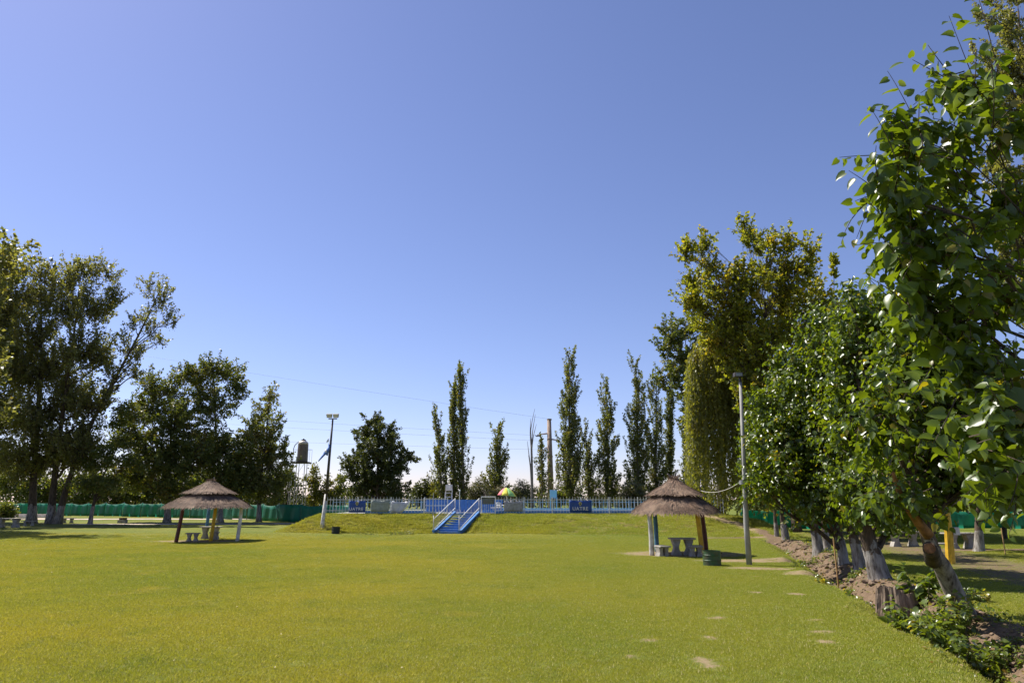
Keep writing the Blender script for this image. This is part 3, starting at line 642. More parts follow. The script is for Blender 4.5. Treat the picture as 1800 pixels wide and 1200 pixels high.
# olive / grey shrubs behind the pool
def shrub(px, py, rx, ry, Y, label, mat='olive', leaf=.26, name="shrub", **kw):
    b = ground_px(px, Y)
    return tree(name, label, b, [P(px, py + ry * .5, Y), P(px, py, Y)], .16, plobes(Y, [(px, py, rx * .62, ry * .75), (px - rx * .5, py + ry * .25, rx * .5, ry * .6), (px + rx * .5, py + ry * .22, rx * .5, ry * .62), (px - rx * .2, py + ry * .6, rx * .7, ry * .5), (px + rx * .3, py + ry * .6, rx * .6, ry * .5)], jit=.6),
                mat=mat, bark='bark', leaf=leaf, tmpl=LEAF_NARROW if mat == 'olive' else LEAF_QUAD, cl_gap=.95, per=40, spread=.42, cat="shrub", **kw)
shrub(745, 862, 22, 26, 100, "dark shrub behind the fence right of the big round tree", 'dark')
shrub(768, 858, 14, 26, 98, "lighter green shrub at the foot of the three close poplars", 'yellow_tree')
shrub(845, 860, 28, 26, 97, "grey-green wispy shrub between the three close poplars and the sunshade")
shrub(878, 866, 18, 20, 94, "grey-green shrub right behind the coloured sunshade")
shrub(920, 862, 26, 24, 96, "grey-green shrub at the foot of the dead tree")
shrub(985, 870, 14, 16, 99, "small shrub beside the foot of the power pole", 'elm')
shrub(1052, 872, 16, 14, 100, "small grey shrub in the gap between two poplars")
shrub(1113, 862, 32, 28, 90, "large round grey-green bush behind the fence left of the right thatched roof", leaf=.3)
shrub(1190, 872, 26, 18, 98, "low shrub seen past the right shelter roof", 'elm')

for px, py, rx, ry, Y_, lb in [(12, 893, 16, 16, 92, "dark shrub in front of the green fence at the far left edge")]:
    shrub(px, py, rx, ry, Y_, lb, 'elm', .22)
# ------------------------------------------------------------------ trees: right side
tree("broadleaf_tree", "bushy blue-green tree rising behind the willow's left side", ground_px(1225, 72), [P(1225, 780, 72), P(1212, 690, 72), P(1205, 600, 72)], .45,
     plobes(72, [(1182, 585, 22, 22), (1168, 612, 14, 16), (1215, 580, 28, 24), (1195, 630, 30, 30), (1180, 665, 20, 22), (1225, 640, 30, 40), (1200, 700, 18, 24), (1215, 735, 14, 20), (1245, 700, 24, 40)], jit=1.5), mat='elm', bark='bark', leaf=.24, cl_gap=.95, per=30, spread=.45, sub=1, plume=(1.6, .45, .4))
tree("ash_tree", "large yellowing tree with open spreading top behind the mulberry row", ground_px(1398, 50), [P(1390, 830, 50), P(1370, 700, 50), P(1345, 560, 50)], .45,
     plobes(50, [(1205, 442, 16, 11), (1232, 432, 12, 14), (1250, 470, 24, 18), (1222, 492, 24, 16), (1200, 525, 22, 14), (1312, 408, 12, 13), (1325, 432, 18, 16), (1352, 430, 16, 18), (1392, 432, 22, 20), (1425, 445, 14, 18), (1405, 480, 30, 24), (1350, 478, 32, 24), (1290, 480, 26, 22), (1240, 535, 34, 26), (1300, 535, 38, 28), (1370, 540, 40, 32), (1430, 520, 30, 30),
                 (1270, 600, 38, 34), (1340, 610, 46, 36), (1420, 600, 46, 40), (1330, 680, 40, 36), (1290, 650, 26, 26), (1465, 560, 34, 34), (1390, 680, 46, 40), (1300, 565, 42, 30), (1370, 580, 44, 34), (1250, 575, 30, 26), (1440, 555, 34, 30), (1320, 500, 40, 26), (1380, 500, 40, 28), (1265, 510, 34, 24)], jit=2), mat='ash', bark='bark', leaf=.19, tmpl=LEAF_MID, cl_gap=.76, per=16, spread=.38, sub=2, plume=(1.6, .36, .7))
tree("slim_tree", "single slim tree tip poking above the mulberries against the sky", ground_px(1466, 55), [P(1466, 700, 55), P(1466, 560, 55), P(1466, 450, 55)], .16,
     plobes(55, [(1466, 450, 5, 9), (1466, 464, 8, 9), (1466, 480, 7, 9)]), mat='ash', bark='bark', leaf=.2, tmpl=LEAF_MID, cl_gap=.42, per=18, spread=.14)
# willow
def willow():
    Y = 60; b = ground_px(1268, Y); root = thing("willow_tree", "weeping willow with long hanging yellow-green strands behind the lamp pole", "tree", b)
    w = MB(); tp = trunk_curve([b - Vector((0, 0, .2)), P(1268, 800, Y), P(1272, 700, Y), P(1270, 620, Y)], 10); w.tube(tp, np.linspace(.42, .16, 10), 8, wob=.05); w.build("trunk", 'bark', root, smooth=True)
    br = MB(); LPs, LAs, LNs, LSs = [], [], [], []
    for i in range(1450):
        px = rng.uniform(1208, 1350); u = (px - 1280) / 72
        y0 = 548 + 80 * u * u + rng.exponential(90); 
        if y0 > 820: continue
        Yd = Y - 3 + rng.uniform(-3.4, 3.4); s = np.array(P(px, y0, Yd)); ctr = np.array(P(1272, 640 + 40 * rng.random(), Y))
        if i % 6 == 0: br.tube(bez(ctr, (ctr + s) / 2 + UP * 1.2, s, 5), np.linspace(.09, .02, 5), 4, caps=False)
        ln = min(rng.uniform(2.0, 8.0), s[2] - 1.2 - rng.uniform(0, 1.4))
        if ln < .8: continue
        n = int(ln / .085); t = np.linspace(0, 1, n)[:, None]
        out = unit(s - ctr) * np.array([1, 1, 0]); sway = rng.normal(0, .12, 3) * np.array([1, 1, 0])
        st = s + out * .45 * np.sqrt(t) + sway * t * 2 - UP * ln * t ** 1.15
        br.tube(st[::max(1, n // 5)], .010, 3, caps=False)
        pp = st + rng.normal(0, .06, (n, 3)); LPs.append(pp); LAs.append(-UP * 1.0 + rng.normal(0, .45, (n, 3))); LNs.append(rng.normal(size=(n, 3))); LSs.append(.28 * rng.lognormal(0, .2, n))
    br.build("strands", 'twig', root)["kind"] = "stuff"
    leaves_mesh("crown", np.concatenate(LPs), np.concatenate(LAs), np.concatenate(LNs), np.concatenate(LSs), (LEAF_NARROW[0] * np.array([1, 1.5, 1]), LEAF_NARROW[1]), 'willow', root)
willow()
# poplar at the upper right corner
tree("cottonwood_tree", "very tall cottonwood filling the upper right corner behind the mulberry leaves", ground_px(1815, 36), [P(1812, 600, 36), P(1805, 300, 36), P(1790, 20, 36)], .5,
     plobes(36, [(1735, 25, 24, 34), (1775, 60, 36, 46), (1725, 95, 22, 30), (1760, 140, 40, 44), (1790, 220, 40, 60), (1740, 195, 22, 40), (1785, -20, 50, 50), (1820, 120, 40, 90), (1790, 330, 40, 60), (1740, 290, 26, 40), (1800, 430, 40, 60), (1840, 520, 60, 90)], jit=1), mat='cotton', bark='bark', leaf=.16, cl_gap=.70, per=26, spread=.3, tmpl=LEAF_QUAD, plume=(1.3, .24, 1.3))

# ------------------------------------------------------------------ mulberry row
MB_ = dict(mat='mulberry', tmpl=LEAF_MID, mode='shoots', cat='tree', group="row of mulberry trees along the ditch")
def row_tree(px, py, label, r0, lean_px, fork_py, lobes, Y=None, leaf=.17, gap=.62, per=2, shoot=(.75, 10), dY=0, bark='bark_lime_r', **kw):
    g = G(px, py); b = on(g.x, g.y); Yb = g.y
    trunk = [P(px + lean_px * .6, py + (fork_py - py) * .6, Yb + dY * .5), P(px + lean_px, fork_py, Yb + dY), P(px + lean_px * 1.6, fork_py - (py - fork_py) * .9, Yb + dY)]
    return tree("mulberry_tree", label, b, trunk, r0, plobes(Yb + dY, [(a, b_, c_ * 1.14, d_ * 1.14) for a, b_, c_, d_ in lobes], jit=1.1, depth=1.3), bark=bark, leaf=leaf * 1.1, cl_gap=gap * .9, per=per, shoot=shoot, r_top=.45, k=12, spread=.25, **{**MB_, **kw})
row_tree(1382, 948, "mulberry farthest along the row, at the foot of the bank path", .34, -6, 915, [(1372, 790, 28, 44), (1340, 760, 26, 50), (1385, 850, 28, 28), (1345, 845, 28, 34), (1325, 810, 18, 40)], leaf=.2, gap=.85, per=2, shoot=(.8, 8))
row_tree(1366, 944, "thin mulberry trunk left of the farthest pair at the ditch end", .24, -3, 915, [(1340, 820, 20, 34), (1328, 770, 14, 36)], leaf=.2, gap=.85, per=2, shoot=(.8, 8))
row_tree(1440, 972, "stout mulberry with twin limewashed stem midway along the row", .36, -10, 915, [(1405, 720, 34, 44), (1385, 780, 36, 44), (1420, 820, 36, 36), (1375, 700, 26, 40), (1400, 855, 26, 20)], leaf=.19, gap=.8, per=2, shoot=(.8, 9))
row_tree(1455, 968, "slimmer limewashed mulberry stem close behind the stout twin one", .26, -8, 912, [(1455, 680, 30, 46), (1450, 760, 34, 44)], leaf=.19, gap=.85, per=2, shoot=(.8, 9))
row_tree(1485, 991, "mulberry with straight limewashed trunk beside the wooden stake", .29, -12, 930, [(1395, 640, 22, 36), (1372, 690, 26, 40), (1345, 720, 24, 34), (1345, 780, 26, 36), (1415, 700, 34, 46), (1385, 775, 36, 44), (1430, 800, 40, 40), (1360, 835, 34, 30), (1425, 862, 40, 24), (1460, 885, 28, 18), (1340, 860, 26, 22), (1425, 892, 28, 14), (1385, 880, 28, 18)], leaf=.175, gap=.66)
row_tree(1514, 1000, "limewashed mulberry trunk just left of the big forked one", .31, -16, 935, [(1440, 600, 26, 40), (1470, 560, 26, 42), (1445, 660, 38, 48), (1480, 690, 40, 50), (1450, 760, 40, 46), (1490, 800, 44, 44), (1470, 860, 40, 28), (1440, 850, 40, 30), (1500, 890, 32, 20), (1470, 895, 28, 16)], leaf=.175, gap=.66)
row_tree(1550, 1020, "thick forked mulberry with grey limewashed trunk behind the stump", .47, -24, 950, [(1500, 545, 26, 40), (1530, 570, 34, 50), (1560, 610, 44, 56), (1510, 640, 44, 54), (1550, 700, 52, 56), (1500, 750, 46, 50), (1560, 790, 52, 50), (1510, 845, 44, 34), (1580, 850, 50, 38), (1590, 560, 40, 60), (1540, 885, 40, 26), (1600, 895, 40, 26), (1555, 905, 36, 18), (1515, 905, 26, 14)], leaf=.175, gap=.60)
row_tree(1703, 1088, "nearest leaning mulberry with worn limewashed trunk and sawn limb", .30, -66, 958, [(1600, 640, 54, 56), (1650, 600, 50, 60), (1570, 720, 50, 56), (1640, 720, 58, 60), (1600, 800, 56, 50), (1670, 800, 56, 54), (1560, 850, 40, 34), (1640, 862, 44, 26), (1710, 720, 56, 70), (1740, 820, 46, 40), (1690, 860, 40, 26), (1600, 880, 46, 24)],
         leaf=.165, gap=.52, per=2, shoot=(.7, 10), dY=-.8, single=300, bark='bark_lime_n')
# its sawn limb and the two orange-barked limbs
NEAR = [o for o in bpy.data.objects if o.get("label", "").startswith("nearest leaning")][0]
mb = MB(); mb.tube([P(1640, 985, 14.2), P(1637, 968, 13.6), P(1634, 963, 13.3)], [.15, .13, .125], 14, wob=.03); mb.build("sawn_limb", 'bark', NEAR, smooth=True)
mb = MB(); a = np.array(P(1634, 963, 13.3)); mb.tube([a, a + (np.array([0, 0, CAM_Z]) - a) * .004], [.10, .09], 12); mb.build("cut_face", 'cut', NEAR)
mb = MB(); mb.tube(trunk_curve([P(1632, 940, 14.2), P(1605, 905, 14.0), P(1580, 862, 13.8), P(1570, 830, 13.6)], 9), np.linspace(.11, .03, 9), 8, wob=.04); tag(mb.build("limb", mat_plain("orange_bark", (0.30, 0.14, 0.04), .8, .3, 9), NEAR, smooth=True), "orange-brown limb rising to the left")
# overhanging mulberry whose trunk stands right of the picture
HB = on(8.7, 8.3)
tree("mulberry_tree", "overhanging mulberry with the largest leaves along the right edge of the picture", HB, [HB + Vector((-.4, .1, 1.6)), HB + Vector((-.9, .2, 3.2)), HB + Vector((-1.5, .3, 5.0))], .3,
     plobes(8.6, [(1590, 250, 20, 40), (1568, 330, 34, 44), (1700, 130, 22, 56), (1725, 240, 50, 70), (1650, 290, 46, 56), (1585, 420, 46, 50), (1660, 410, 56, 66), (1760, 380, 60, 90), (1610, 510, 44, 46), (1700, 540, 60, 70), (1780, 540, 50, 80), (1650, 600, 46, 44), (1740, 680, 60, 60), (1690, 650, 40, 50), (1790, 740, 40, 60), (1770, 830, 34, 34), (1720, 770, 36, 36)], jit=.5),
     'mulberry', 'bark', leaf=.165, tmpl=LEAF_HEART, cl_gap=.44, per=2, spread=.2, mode='shoots', shoot=(.62, 9), single=300,
     xshoots=[(P(1640, 300, 8.4), P(1560, 125, 8.3), 15), (P(1580, 300, 8.2), P(1530, 190, 8.1), 11), (P(1560, 350, 8.2), P(1492, 300, 8.0), 10), (P(1740, 210, 8.5), P(1668, 28, 8.3), 15), (P(1760, 150, 8.7), P(1715, -20, 8.6), 13), (P(1590, 420, 8.3), P(1520, 345, 8.1), 9),
              (P(1590, 470, 8.3), P(1535, 400, 8.0), 9), (P(1600, 540, 8.3), P(1522, 485, 8.2), 8), (P(1690, 160, 8.4), P(1640, 150, 8.2), 8), (P(1640, 640, 8.2), P(1600, 700, 8.0), 8), (P(1770, 820, 8.2), P(1700, 890, 8.0), 8), (P(1790, 820, 8.0), P(1770, 900, 7.9), 8), (P(1680, 700, 8), P(1640, 780, 7.9), 8)], group="row of mulberry trees along the ditch")

# park trees right of the ditch, and the dark trees beyond the right fence
def park(px, base_py, label, lobes, r0=.3, mat='elm', leaf=.2, lean=0):
    g = G(px, base_py); b = on(g.x, g.y)
    return tree("park_tree", label, b, [P(px + lean * .5, 900, g.y), P(px + lean, 840, g.y)], r0, plobes(g.y, lobes + [(px - 20, 740, 60, 50), (px + 25, 780, 60, 44), (px, 690, 44, 40)], jit=2.5, depth=1.3), mat=mat, bark='bark_lime_r' if base_py > 955 else 'bark', leaf=leaf * 1.15, tmpl=LEAF_QUAD, cl_gap=1.0, per=22, spread=.42)
park(1720, 967, "shade tree with short pale trunk in the park beyond the ditch", [(1690, 830, 50, 34), (1740, 820, 50, 36), (1715, 770, 60, 40), (1660, 850, 34, 22), (1770, 850, 34, 20)], .38)
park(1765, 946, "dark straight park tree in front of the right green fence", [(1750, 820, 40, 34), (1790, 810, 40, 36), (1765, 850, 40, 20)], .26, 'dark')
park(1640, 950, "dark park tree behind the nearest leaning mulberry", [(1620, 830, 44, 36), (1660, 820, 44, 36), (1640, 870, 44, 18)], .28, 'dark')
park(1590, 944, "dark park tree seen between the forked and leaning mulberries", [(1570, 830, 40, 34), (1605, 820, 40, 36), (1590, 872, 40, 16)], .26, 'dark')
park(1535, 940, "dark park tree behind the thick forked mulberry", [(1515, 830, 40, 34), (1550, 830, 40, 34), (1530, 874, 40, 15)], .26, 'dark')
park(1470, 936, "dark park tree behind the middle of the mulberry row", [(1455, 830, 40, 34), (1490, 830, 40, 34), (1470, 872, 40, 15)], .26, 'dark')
park(1830, 950, "park tree just outside the right edge, its boughs reaching in", [(1810, 820, 50, 40), (1830, 760, 60, 50), (1800, 860, 30, 18)], .3, 'elm')
for i, (px, lb) in enumerate([(1330, "dark tree beyond the right fence behind the lamp pole"), (1400, "dark tree beyond the right fence behind the farthest mulberries"), (1480, "dark tree beyond the right fence behind the row's middle"), (1560, "dark tree beyond the right fence left of the yellow post"),
                              (1640, "dark tree beyond the right fence behind the yellow post"), (1720, "dark tree beyond the right fence above the park table"), (1800, "dark tree beyond the right fence at the picture's right edge")]):
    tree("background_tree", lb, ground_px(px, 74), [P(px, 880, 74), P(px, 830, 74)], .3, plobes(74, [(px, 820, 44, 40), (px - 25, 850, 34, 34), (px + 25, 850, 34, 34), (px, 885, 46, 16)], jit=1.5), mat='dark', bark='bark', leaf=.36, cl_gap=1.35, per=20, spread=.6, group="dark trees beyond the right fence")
# far-off line of woods
LPs = []; 
for x in np.arange(-190, 190, 3.2):
    h = 5.2 + 1.5 * math.sin(x * .11) + 1.2 * math.sin(x * .37 + 1) + rng.uniform(-.5, .9); n = 220
    u = unit(rng.normal(size=(n, 3))) * rng.random((n, 1)) ** .5
    LPs.append(np.array([x, 215 + 6 * math.sin(x * .05), h * .5]) + u * np.array([3.0, 3, h * .55]))
pp = np.concatenate(LPs); pp = pp[pp[:, 2] > .1]
wood = leaves_mesh("distant_woods", pp, rng.normal(size=pp.shape), rng.normal(size=pp.shape) + UP * .4, rng.uniform(.6, 1.1, len(pp)), LEAF_QUAD, 'far', None)
tag(wood, "far-off low line of woods along the horizon", "woods", None, "stuff")

# ------------------------------------------------------------------ lawn grass blades (near part of the lawn)
def grass():
    blades = 46; a = rng.uniform(0, 2 * math.pi, blades); r = .125 * np.sqrt(rng.random(blades)); th = rng.uniform(0, 2 * math.pi, blades)
    base = np.stack([r * np.cos(a), r * np.sin(a), np.full(blades, -.008)], -1); h = rng.uniform(.012, .034, blades); w = rng.uniform(.003, .0055, blades)
    side = np.stack([np.cos(th), np.sin(th), 0 * th], -1); ln = rng.uniform(0, 2 * math.pi, blades); lean = np.stack([np.cos(ln), np.sin(ln), 0 * ln], -1)
    tip = base + UP * h[:, None] + lean * (h * rng.uniform(.3, 1.3, blades))[:, None]
    v = np.stack([base - side * w[:, None], base + side * w[:, None], tip], 1).reshape(-1, 3); f = np.arange(blades * 3).reshape(-1, 3)
    me = bpy.data.meshes.new("grass_tuft"); me.from_pydata(v.tolist(), [], f.tolist()); me.materials.append(MAT['grass'])
    tuft = bpy.data.objects.new("grass_tuft", me)              # source of the instances, not placed in the scene itself
    n = 520000; Y = np.sqrt(rng.uniform(9.2 ** 2, 56 ** 2, n)); X = rng.uniform(-.82, .82, n) * Y
    keep = rng.random(n) < np.clip(1.12 - (Y - 9) / 42, .0, 1); X, Y = X[keep], Y[keep]
    s = soil_mask(X, Y); keep = rng.random(len(X)) > np.clip((s - .12) * 3.0, 0, .97); X, Y = X[keep], Y[keep]
    scatter("lawn_grass", "short mown grass blades of the lawn", tuft, X, Y, .75, 1.4)
    n = 60000; X = rng.uniform(-18.5, 19.5, n); Y = rng.uniform(46.5, 58.6, n); t = mound_t(X, Y)
    keep = (t > .03) & (t < 1.05) & (np.hypot(X + 4.4, (Y - 56.2) * .5) > 1.5) & (soil_mask(X, Y) < .4) & (rng.random(n) < np.interp(X, [0, 5, 14, 18], [1, .45, .4, .8])) & (rng.random(n) < .35 + .65 * (np.sin(X * 1.3 + np.sin(Y * 2)) * np.sin(Y * 1.9 + X * .7) > -.1))
    scatter("bank_grass", "coarser uneven grass on the slope of the pool bank", tuft, X[keep], Y[keep], 1.6, 3.6)
def scatter(name, label, tuft, X, Y, s0, s1):
    m = np.stack([X, Y, ground_z(X, Y)], -1)
    pm = bpy.data.meshes.new(name); pm.vertices.add(len(m)); pm.vertices.foreach_set("co", m.astype(np.float32).ravel()); pm.update()
    o = bpy.data.objects.new(name, pm); COL.objects.link(o); pm.materials.append(MAT['grass'])
    ng = bpy.data.node_groups.new("scatter", 'GeometryNodeTree')
    ng.interface.new_socket("Geometry", in_out='INPUT', socket_type='NodeSocketGeometry'); ng.interface.new_socket("Geometry", in_out='OUTPUT', socket_type='NodeSocketGeometry')
    gi = ng.nodes.new("NodeGroupInput"); go = ng.nodes.new("NodeGroupOutput")
    mp = ng.nodes.new("GeometryNodeMeshToPoints"); ip = ng.nodes.new("GeometryNodeInstanceOnPoints"); oi = ng.nodes.new("GeometryNodeObjectInfo")
    oi.inputs["Object"].default_value = tuft; oi.inputs["As Instance"].default_value = True
    rv = ng.nodes.new("FunctionNodeRandomValue"); rv.data_type = 'FLOAT_VECTOR'; rv.inputs[0].default_value = (-.12, -.12, 0); rv.inputs[1].default_value = (.12, .12, 6.28)
    rs = ng.nodes.new("FunctionNodeRandomValue"); rs.data_type = 'FLOAT'; rs.inputs[2].default_value = s0; rs.inputs[3].default_value = s1
    ng.links.new(gi.outputs[0], mp.inputs[0]); ng.links.new(mp.outputs[0], ip.inputs["Points"]); ng.links.new(oi.outputs["Geometry"], ip.inputs["Instance"])
    ng.links.new(rv.outputs[0], ip.inputs["Rotation"]); ng.links.new(rs.outputs[1], ip.inputs["Scale"]); ng.links.new(ip.outputs[0], go.inputs[0])
    md = o.modifiers.new("scatter", 'NODES'); md.node_group = ng
    tag(o, label, "grass", None, "stuff")
grass()
# fallen leaves on the lawn
n = 170; Yf = np.sqrt(rng.uniform(100, 46 ** 2, n)); Xf = rng.uniform(-.78, .62, n) * Yf; pf = np.stack([Xf, Yf, ground_z(Xf, Yf) + .035], -1)
fl = leaves_mesh("fallen_leaves", pf, rng.normal(size=(n, 3)) * np.array([1, 1, .25]), UP + rng.normal(0, .3, (n, 3)), rng.uniform(.025, .055, n), LEAF_MID, 'olive', None)
fl.data.materials[0] = mat_plain("dry_leaf", (0.40, 0.32, 0.15), .6, .3, 5, bmp=0); tag(fl, "small dry fallen leaves scattered over the lawn", "leaves", None, "stuff")

# ------------------------------------------------------------------ thatched shelters
def thatch_tier(root, name, c, prof, sides, n, seed, ph):
    """prof: list of (radius, z) from top to eave"""
    r_ = np.random.default_rng(seed)
    prof = np.array(prof, float); k = 48
    def rad(th, r):
        q = 2 * math.pi / sides; a = np.mod(th - ph + q / 2, q) - q / 2
        poly = math.cos(q / 2) / np.cos(a); return r * (0.45 + 0.55 * poly / (0.5 + 0.5 * math.cos(q / 2)))
    def surf(th, t):
        i = t * (len(prof) - 1); r = np.interp(i, range(len(prof)), prof[:, 0]); z = np.interp(i, range(len(prof)), prof[:, 1])
        rr = rad(th, r); return np.stack([c[0] + rr * np.cos(th), c[1] + rr * np.sin(th), c[2] + z], -1)
    V = []; F = []
    th = np.linspace(0, 2 * math.pi, k, endpoint=False); m = len(prof)
    core = np.concatenate([surf(th, np.full(k, i / (m - 1))) for i in range(m)])
    inner = surf(th, np.full(k, 1.0)) - UP * .05; inner[:, :2] = c[0:2] + (inner[:, :2] - np.array(c[:2])) * .96
    core = np.concatenate([core, inner, np.array([[c[0], c[1], c[2] + prof[0, 1] * .7 + prof[-1, 1] * .3]])])
    f4 = [(i * k + j, i * k + (j + 1) % k, (i + 1) * k + (j + 1) % k, (i + 1) * k + j) for i in range(m) for j in range(k)]
    top = len(core) - 1
    mb = MB(); mb.add(core, [tuple(reversed(f)) for f in f4] + [(m * k + j, m * k + (j + 1) % k, top) for j in range(k)])
    t0 = np.sqrt(r_.random(n)) * 1.0; lay = np.floor(t0 * 7) / 7; t0 = .55 * t0 + .45 * (lay + r_.random(n) * .03)
    t0 = np.clip(t0 - .06, 0, .95); thn = r_.uniform(0, 2 * math.pi, n); dt = r_.uniform(.14, .34, n)
    a = surf(thn, t0); b = surf(thn + r_.normal(0, .018, n), np.minimum(t0 + dt, 1.0)); over = np.clip(t0 + dt - 1, 0, 1)[:, None]
    outw = np.stack([np.cos(thn), np.sin(thn), 0 * thn], -1)
    slope = unit(b - a); b = b + slope * over * r_.uniform(.4, 2.4, (n, 1)) + (outw * .35 + UP) * (.006 + r_.exponential(.010, n))[:, None]; a = a + (outw * .3 + UP) * .004
    tang = np.stack([-np.sin(thn), np.cos(thn), 0 * thn], -1); w = r_.uniform(.008, .020, n)[:, None]
    v = np.stack([a - tang * w, a + tang * w, b + tang * w * .7, b - tang * w * .7], 1).reshape(-1, 3)
    mb.add(v, [(4 * i, 4 * i + 1, 4 * i + 2, 4 * i + 3) for i in range(n)])
    tag(mb.build(name, 'thatch', root), kind="stuff")
def hourglass(h, w, waist): return [(-w / 2, 0), (w / 2, 0), (w * .46, h * .10), (waist / 2, h * .45), (waist * .55, h * .6), (w * .42, h * .9), (w * .42, h), (-w * .42, h), (-w * .42, h * .9), (-waist * .55, h * .6), (-waist / 2, h * .45), (-w * .46, h * .10)]
def slab_seat(name, label, cat, x, y, length, width, h, rz, group=None, mat='concrete', thick=.07, pw=.34):
    root = thing(name, label, cat, on(x, y), group); z0 = gz(x, y); ca, sa = math.cos(rz), math.sin(rz)
    rot = ((ca, -sa, 0), (sa, ca, 0), (0, 0, 1))
    t = MB(); t.box((x, y, z0 + h - thick / 2), (length, width, thick), rot); t.build("table_top" if cat == "table" else "seat", mat, root, bevel=.015)
    for s in (-1, 1):
        o = np.array([x + s * ca * length * .26, y + s * sa * length * .26, z0 - .03])
        q = MB(); q.prism(hourglass(h - thick + .03, min(pw, length * .46), pw * .45), o, (ca, sa, 0), (0, 0, 1), (-sa, ca, 0), width * .55); q.build("pedestal", mat, root, bevel=.01)
    return root
def shelter(label, c, r, eave, apex, posts, sides, ph, seed, finial):
    root = thing("thatched_shelter", label, "shelter", on(c.x, c.y), "thatched picnic shelters"); z0 = gz(c.x, c.y); H = apex - eave
    cc = (c.x, c.y, z0)
    thatch_tier(root, "lower_thatch", cc, [(r * .28, eave + H * .64), (r * .50, eave + H * .44), (r * .75, eave + H * .22), (r * .92, eave + H * .065), (r * .98, eave - .02)], sides, 13000, seed, ph)
    thatch_tier(root, "upper_thatch", cc, [(r * .05, apex), (r * .15, eave + H * .90), (r * .34, eave + H * .71), (r * .58, eave + H * .53)], sides, 8000, seed + 1, ph)
    q = MB()
    for i in range(260):
        a = rng.uniform(0, 6.28); d = np.array([math.cos(a), math.sin(a), rng.uniform(.1, .9)]); d = d / np.linalg.norm(d); p0 = np.array([c.x, c.y, z0 + apex - .10]) + rng.normal(0, .04, 3); p1 = p0 + d * rng.uniform(.15, .34)
        q.tube([p0, p1], [.012, .006], 3)
    tag(q.build("thatch_knot", 'thatch', root), kind="stuff")
    for (dx, ang) in finial:
        q = MB(); p0 = Vector((c.x, c.y, z0 + apex - .12)); p1 = p0 + Vector((dx, -.05, .30 + ang)); q.tube([p0 - Vector((dx * .5, 0, .15)), p1], [.05, .04], 6); q.build("roof_spar", 'dead_wood', root)
    for px, py, mat, lb, tdx in posts:
        g = G(px, py); b = gz(g.x, g.y); top = Vector((g.x + tdx, g.y + (c.y - g.y) * .04, z0 + eave + .0))
        q = MB(); q.tube(trunk_curve([(g.x, g.y, b - .2), ((g.x + top.x) / 2 + .015, (g.y + top.y) / 2, b + eave / 2), top], 6), np.linspace(.115, .10, 6), 10, wob=.03); tag(q.build("post", mat, root, smooth=True), lb)
        e = MB(); e.tube([(top.x, top.y, top.z - .08), (c.x, c.y, z0 + eave + H * .50)], [.05, .04], 6); e.build("rafter", 'dead_wood', root)
    return root
shelter("thatched shelter on the right, with white, blue and yellow posts beside a green drum", Vector((HUT_R.x - .1, HUT_R.y, 0)), 2.0, 1.98, 3.50,
        [(1146, 975, 'white_worn', "white post", -.03), (1155, 969, 'blue_post', "blue post", -.04), (1235, 975, 'yellow_post', "yellow post", -.14), (1242, 969, 'red_post', "dark red post", -.14)], 6, .35, 5, [(.30, -.05), (-.30, .0), (.1, .05)])
shelter("thatched shelter on the left lawn, with dark red, yellow, blue and white posts", Vector((HUT_L.x - .1, HUT_L.y, 0)), 2.55, 2.16, 3.72,
        [(309, 951, 'red_post', "dark red post", .22), (361, 944, 'blue_post', "blue post", .12), (370, 949, 'yellow_post', "yellow post", .14), (417, 949, 'white_worn', "white post", .10)], 6, .1, 9, [(.2, .0)])
# picnic sets
g = G(1200, 974); slab_seat("concrete_table", "dark concrete table under the right thatched shelter", "table", g.x, g.y, 1.15, .62, .76, .06, "concrete picnic tables", pw=.44)
g = G(1164, 976); slab_seat("concrete_bench", "short sunlit concrete bench beside the white post of the right shelter", "bench", g.x, g.y, .52, .8, .46, .25, "concrete benches", pw=.3)
g = G(1223, 976); slab_seat("concrete_bench", "short concrete bench behind the yellow post of the right shelter", "bench", g.x, g.y, .6, .8, .46, -.1, "concrete benches", pw=.34)
g = G(350, 946); slab_seat("concrete_table", "dark concrete table under the left thatched shelter", "table", g.x + .5, g.y + .5, 1.3, .7, .78, .05, "concrete picnic tables", pw=.44)
g = G(338, 949); slab_seat("concrete_bench", "pale sunlit concrete bench by the dark red post of the left shelter", "bench", g.x, g.y, .8, .4, .50, .04, "concrete benches", pw=.3)
g = G(376, 947); slab_seat("concrete_bench", "concrete bench right of the yellow post of the left shelter", "bench", g.x, g.y, .55, .4, .48, .04, "concrete benches", pw=.3)
g = G(14, 926); slab_seat("concrete_table", "large concrete table in tree shade at the far left edge", "table", g.x, g.y, 2.6, .9, .82, .03, "concrete picnic tables", pw=.6)
g = G(36, 924); slab_seat("concrete_bench", "low concrete bench right of the large table at far left", "bench", g.x + .1, g.y + 1, 1.4, .4, .48, .03, "concrete benches", pw=.3)
g = G(119, 919); slab_seat("concrete_bench", "dark concrete bench between the paired cottonwoods and the forking tree", "bench", g.x, g.y, 1.5, .5, .55, .05, "concrete benches", pw=.4)
g = G(1690, 962); slab_seat("concrete_table", "shaded concrete table in the park beyond the ditch", "table", g.x, g.y, 1.7, .7, .8, .05, "concrete picnic tables", pw=.5)
g = G(1668, 968); slab_seat("concrete_bench", "shaded concrete bench left of the park table", "bench", g.x - .6, g.y - .4, 1.2, .4, .45, -.1, "concrete benches", pw=.3)
g = G(1590, 958); slab_seat("concrete_table", "dark concrete table behind the thick forked mulberry", "table", g.x, g.y, 1.9, .7, .8, .02, "concrete picnic tables", pw=.5)
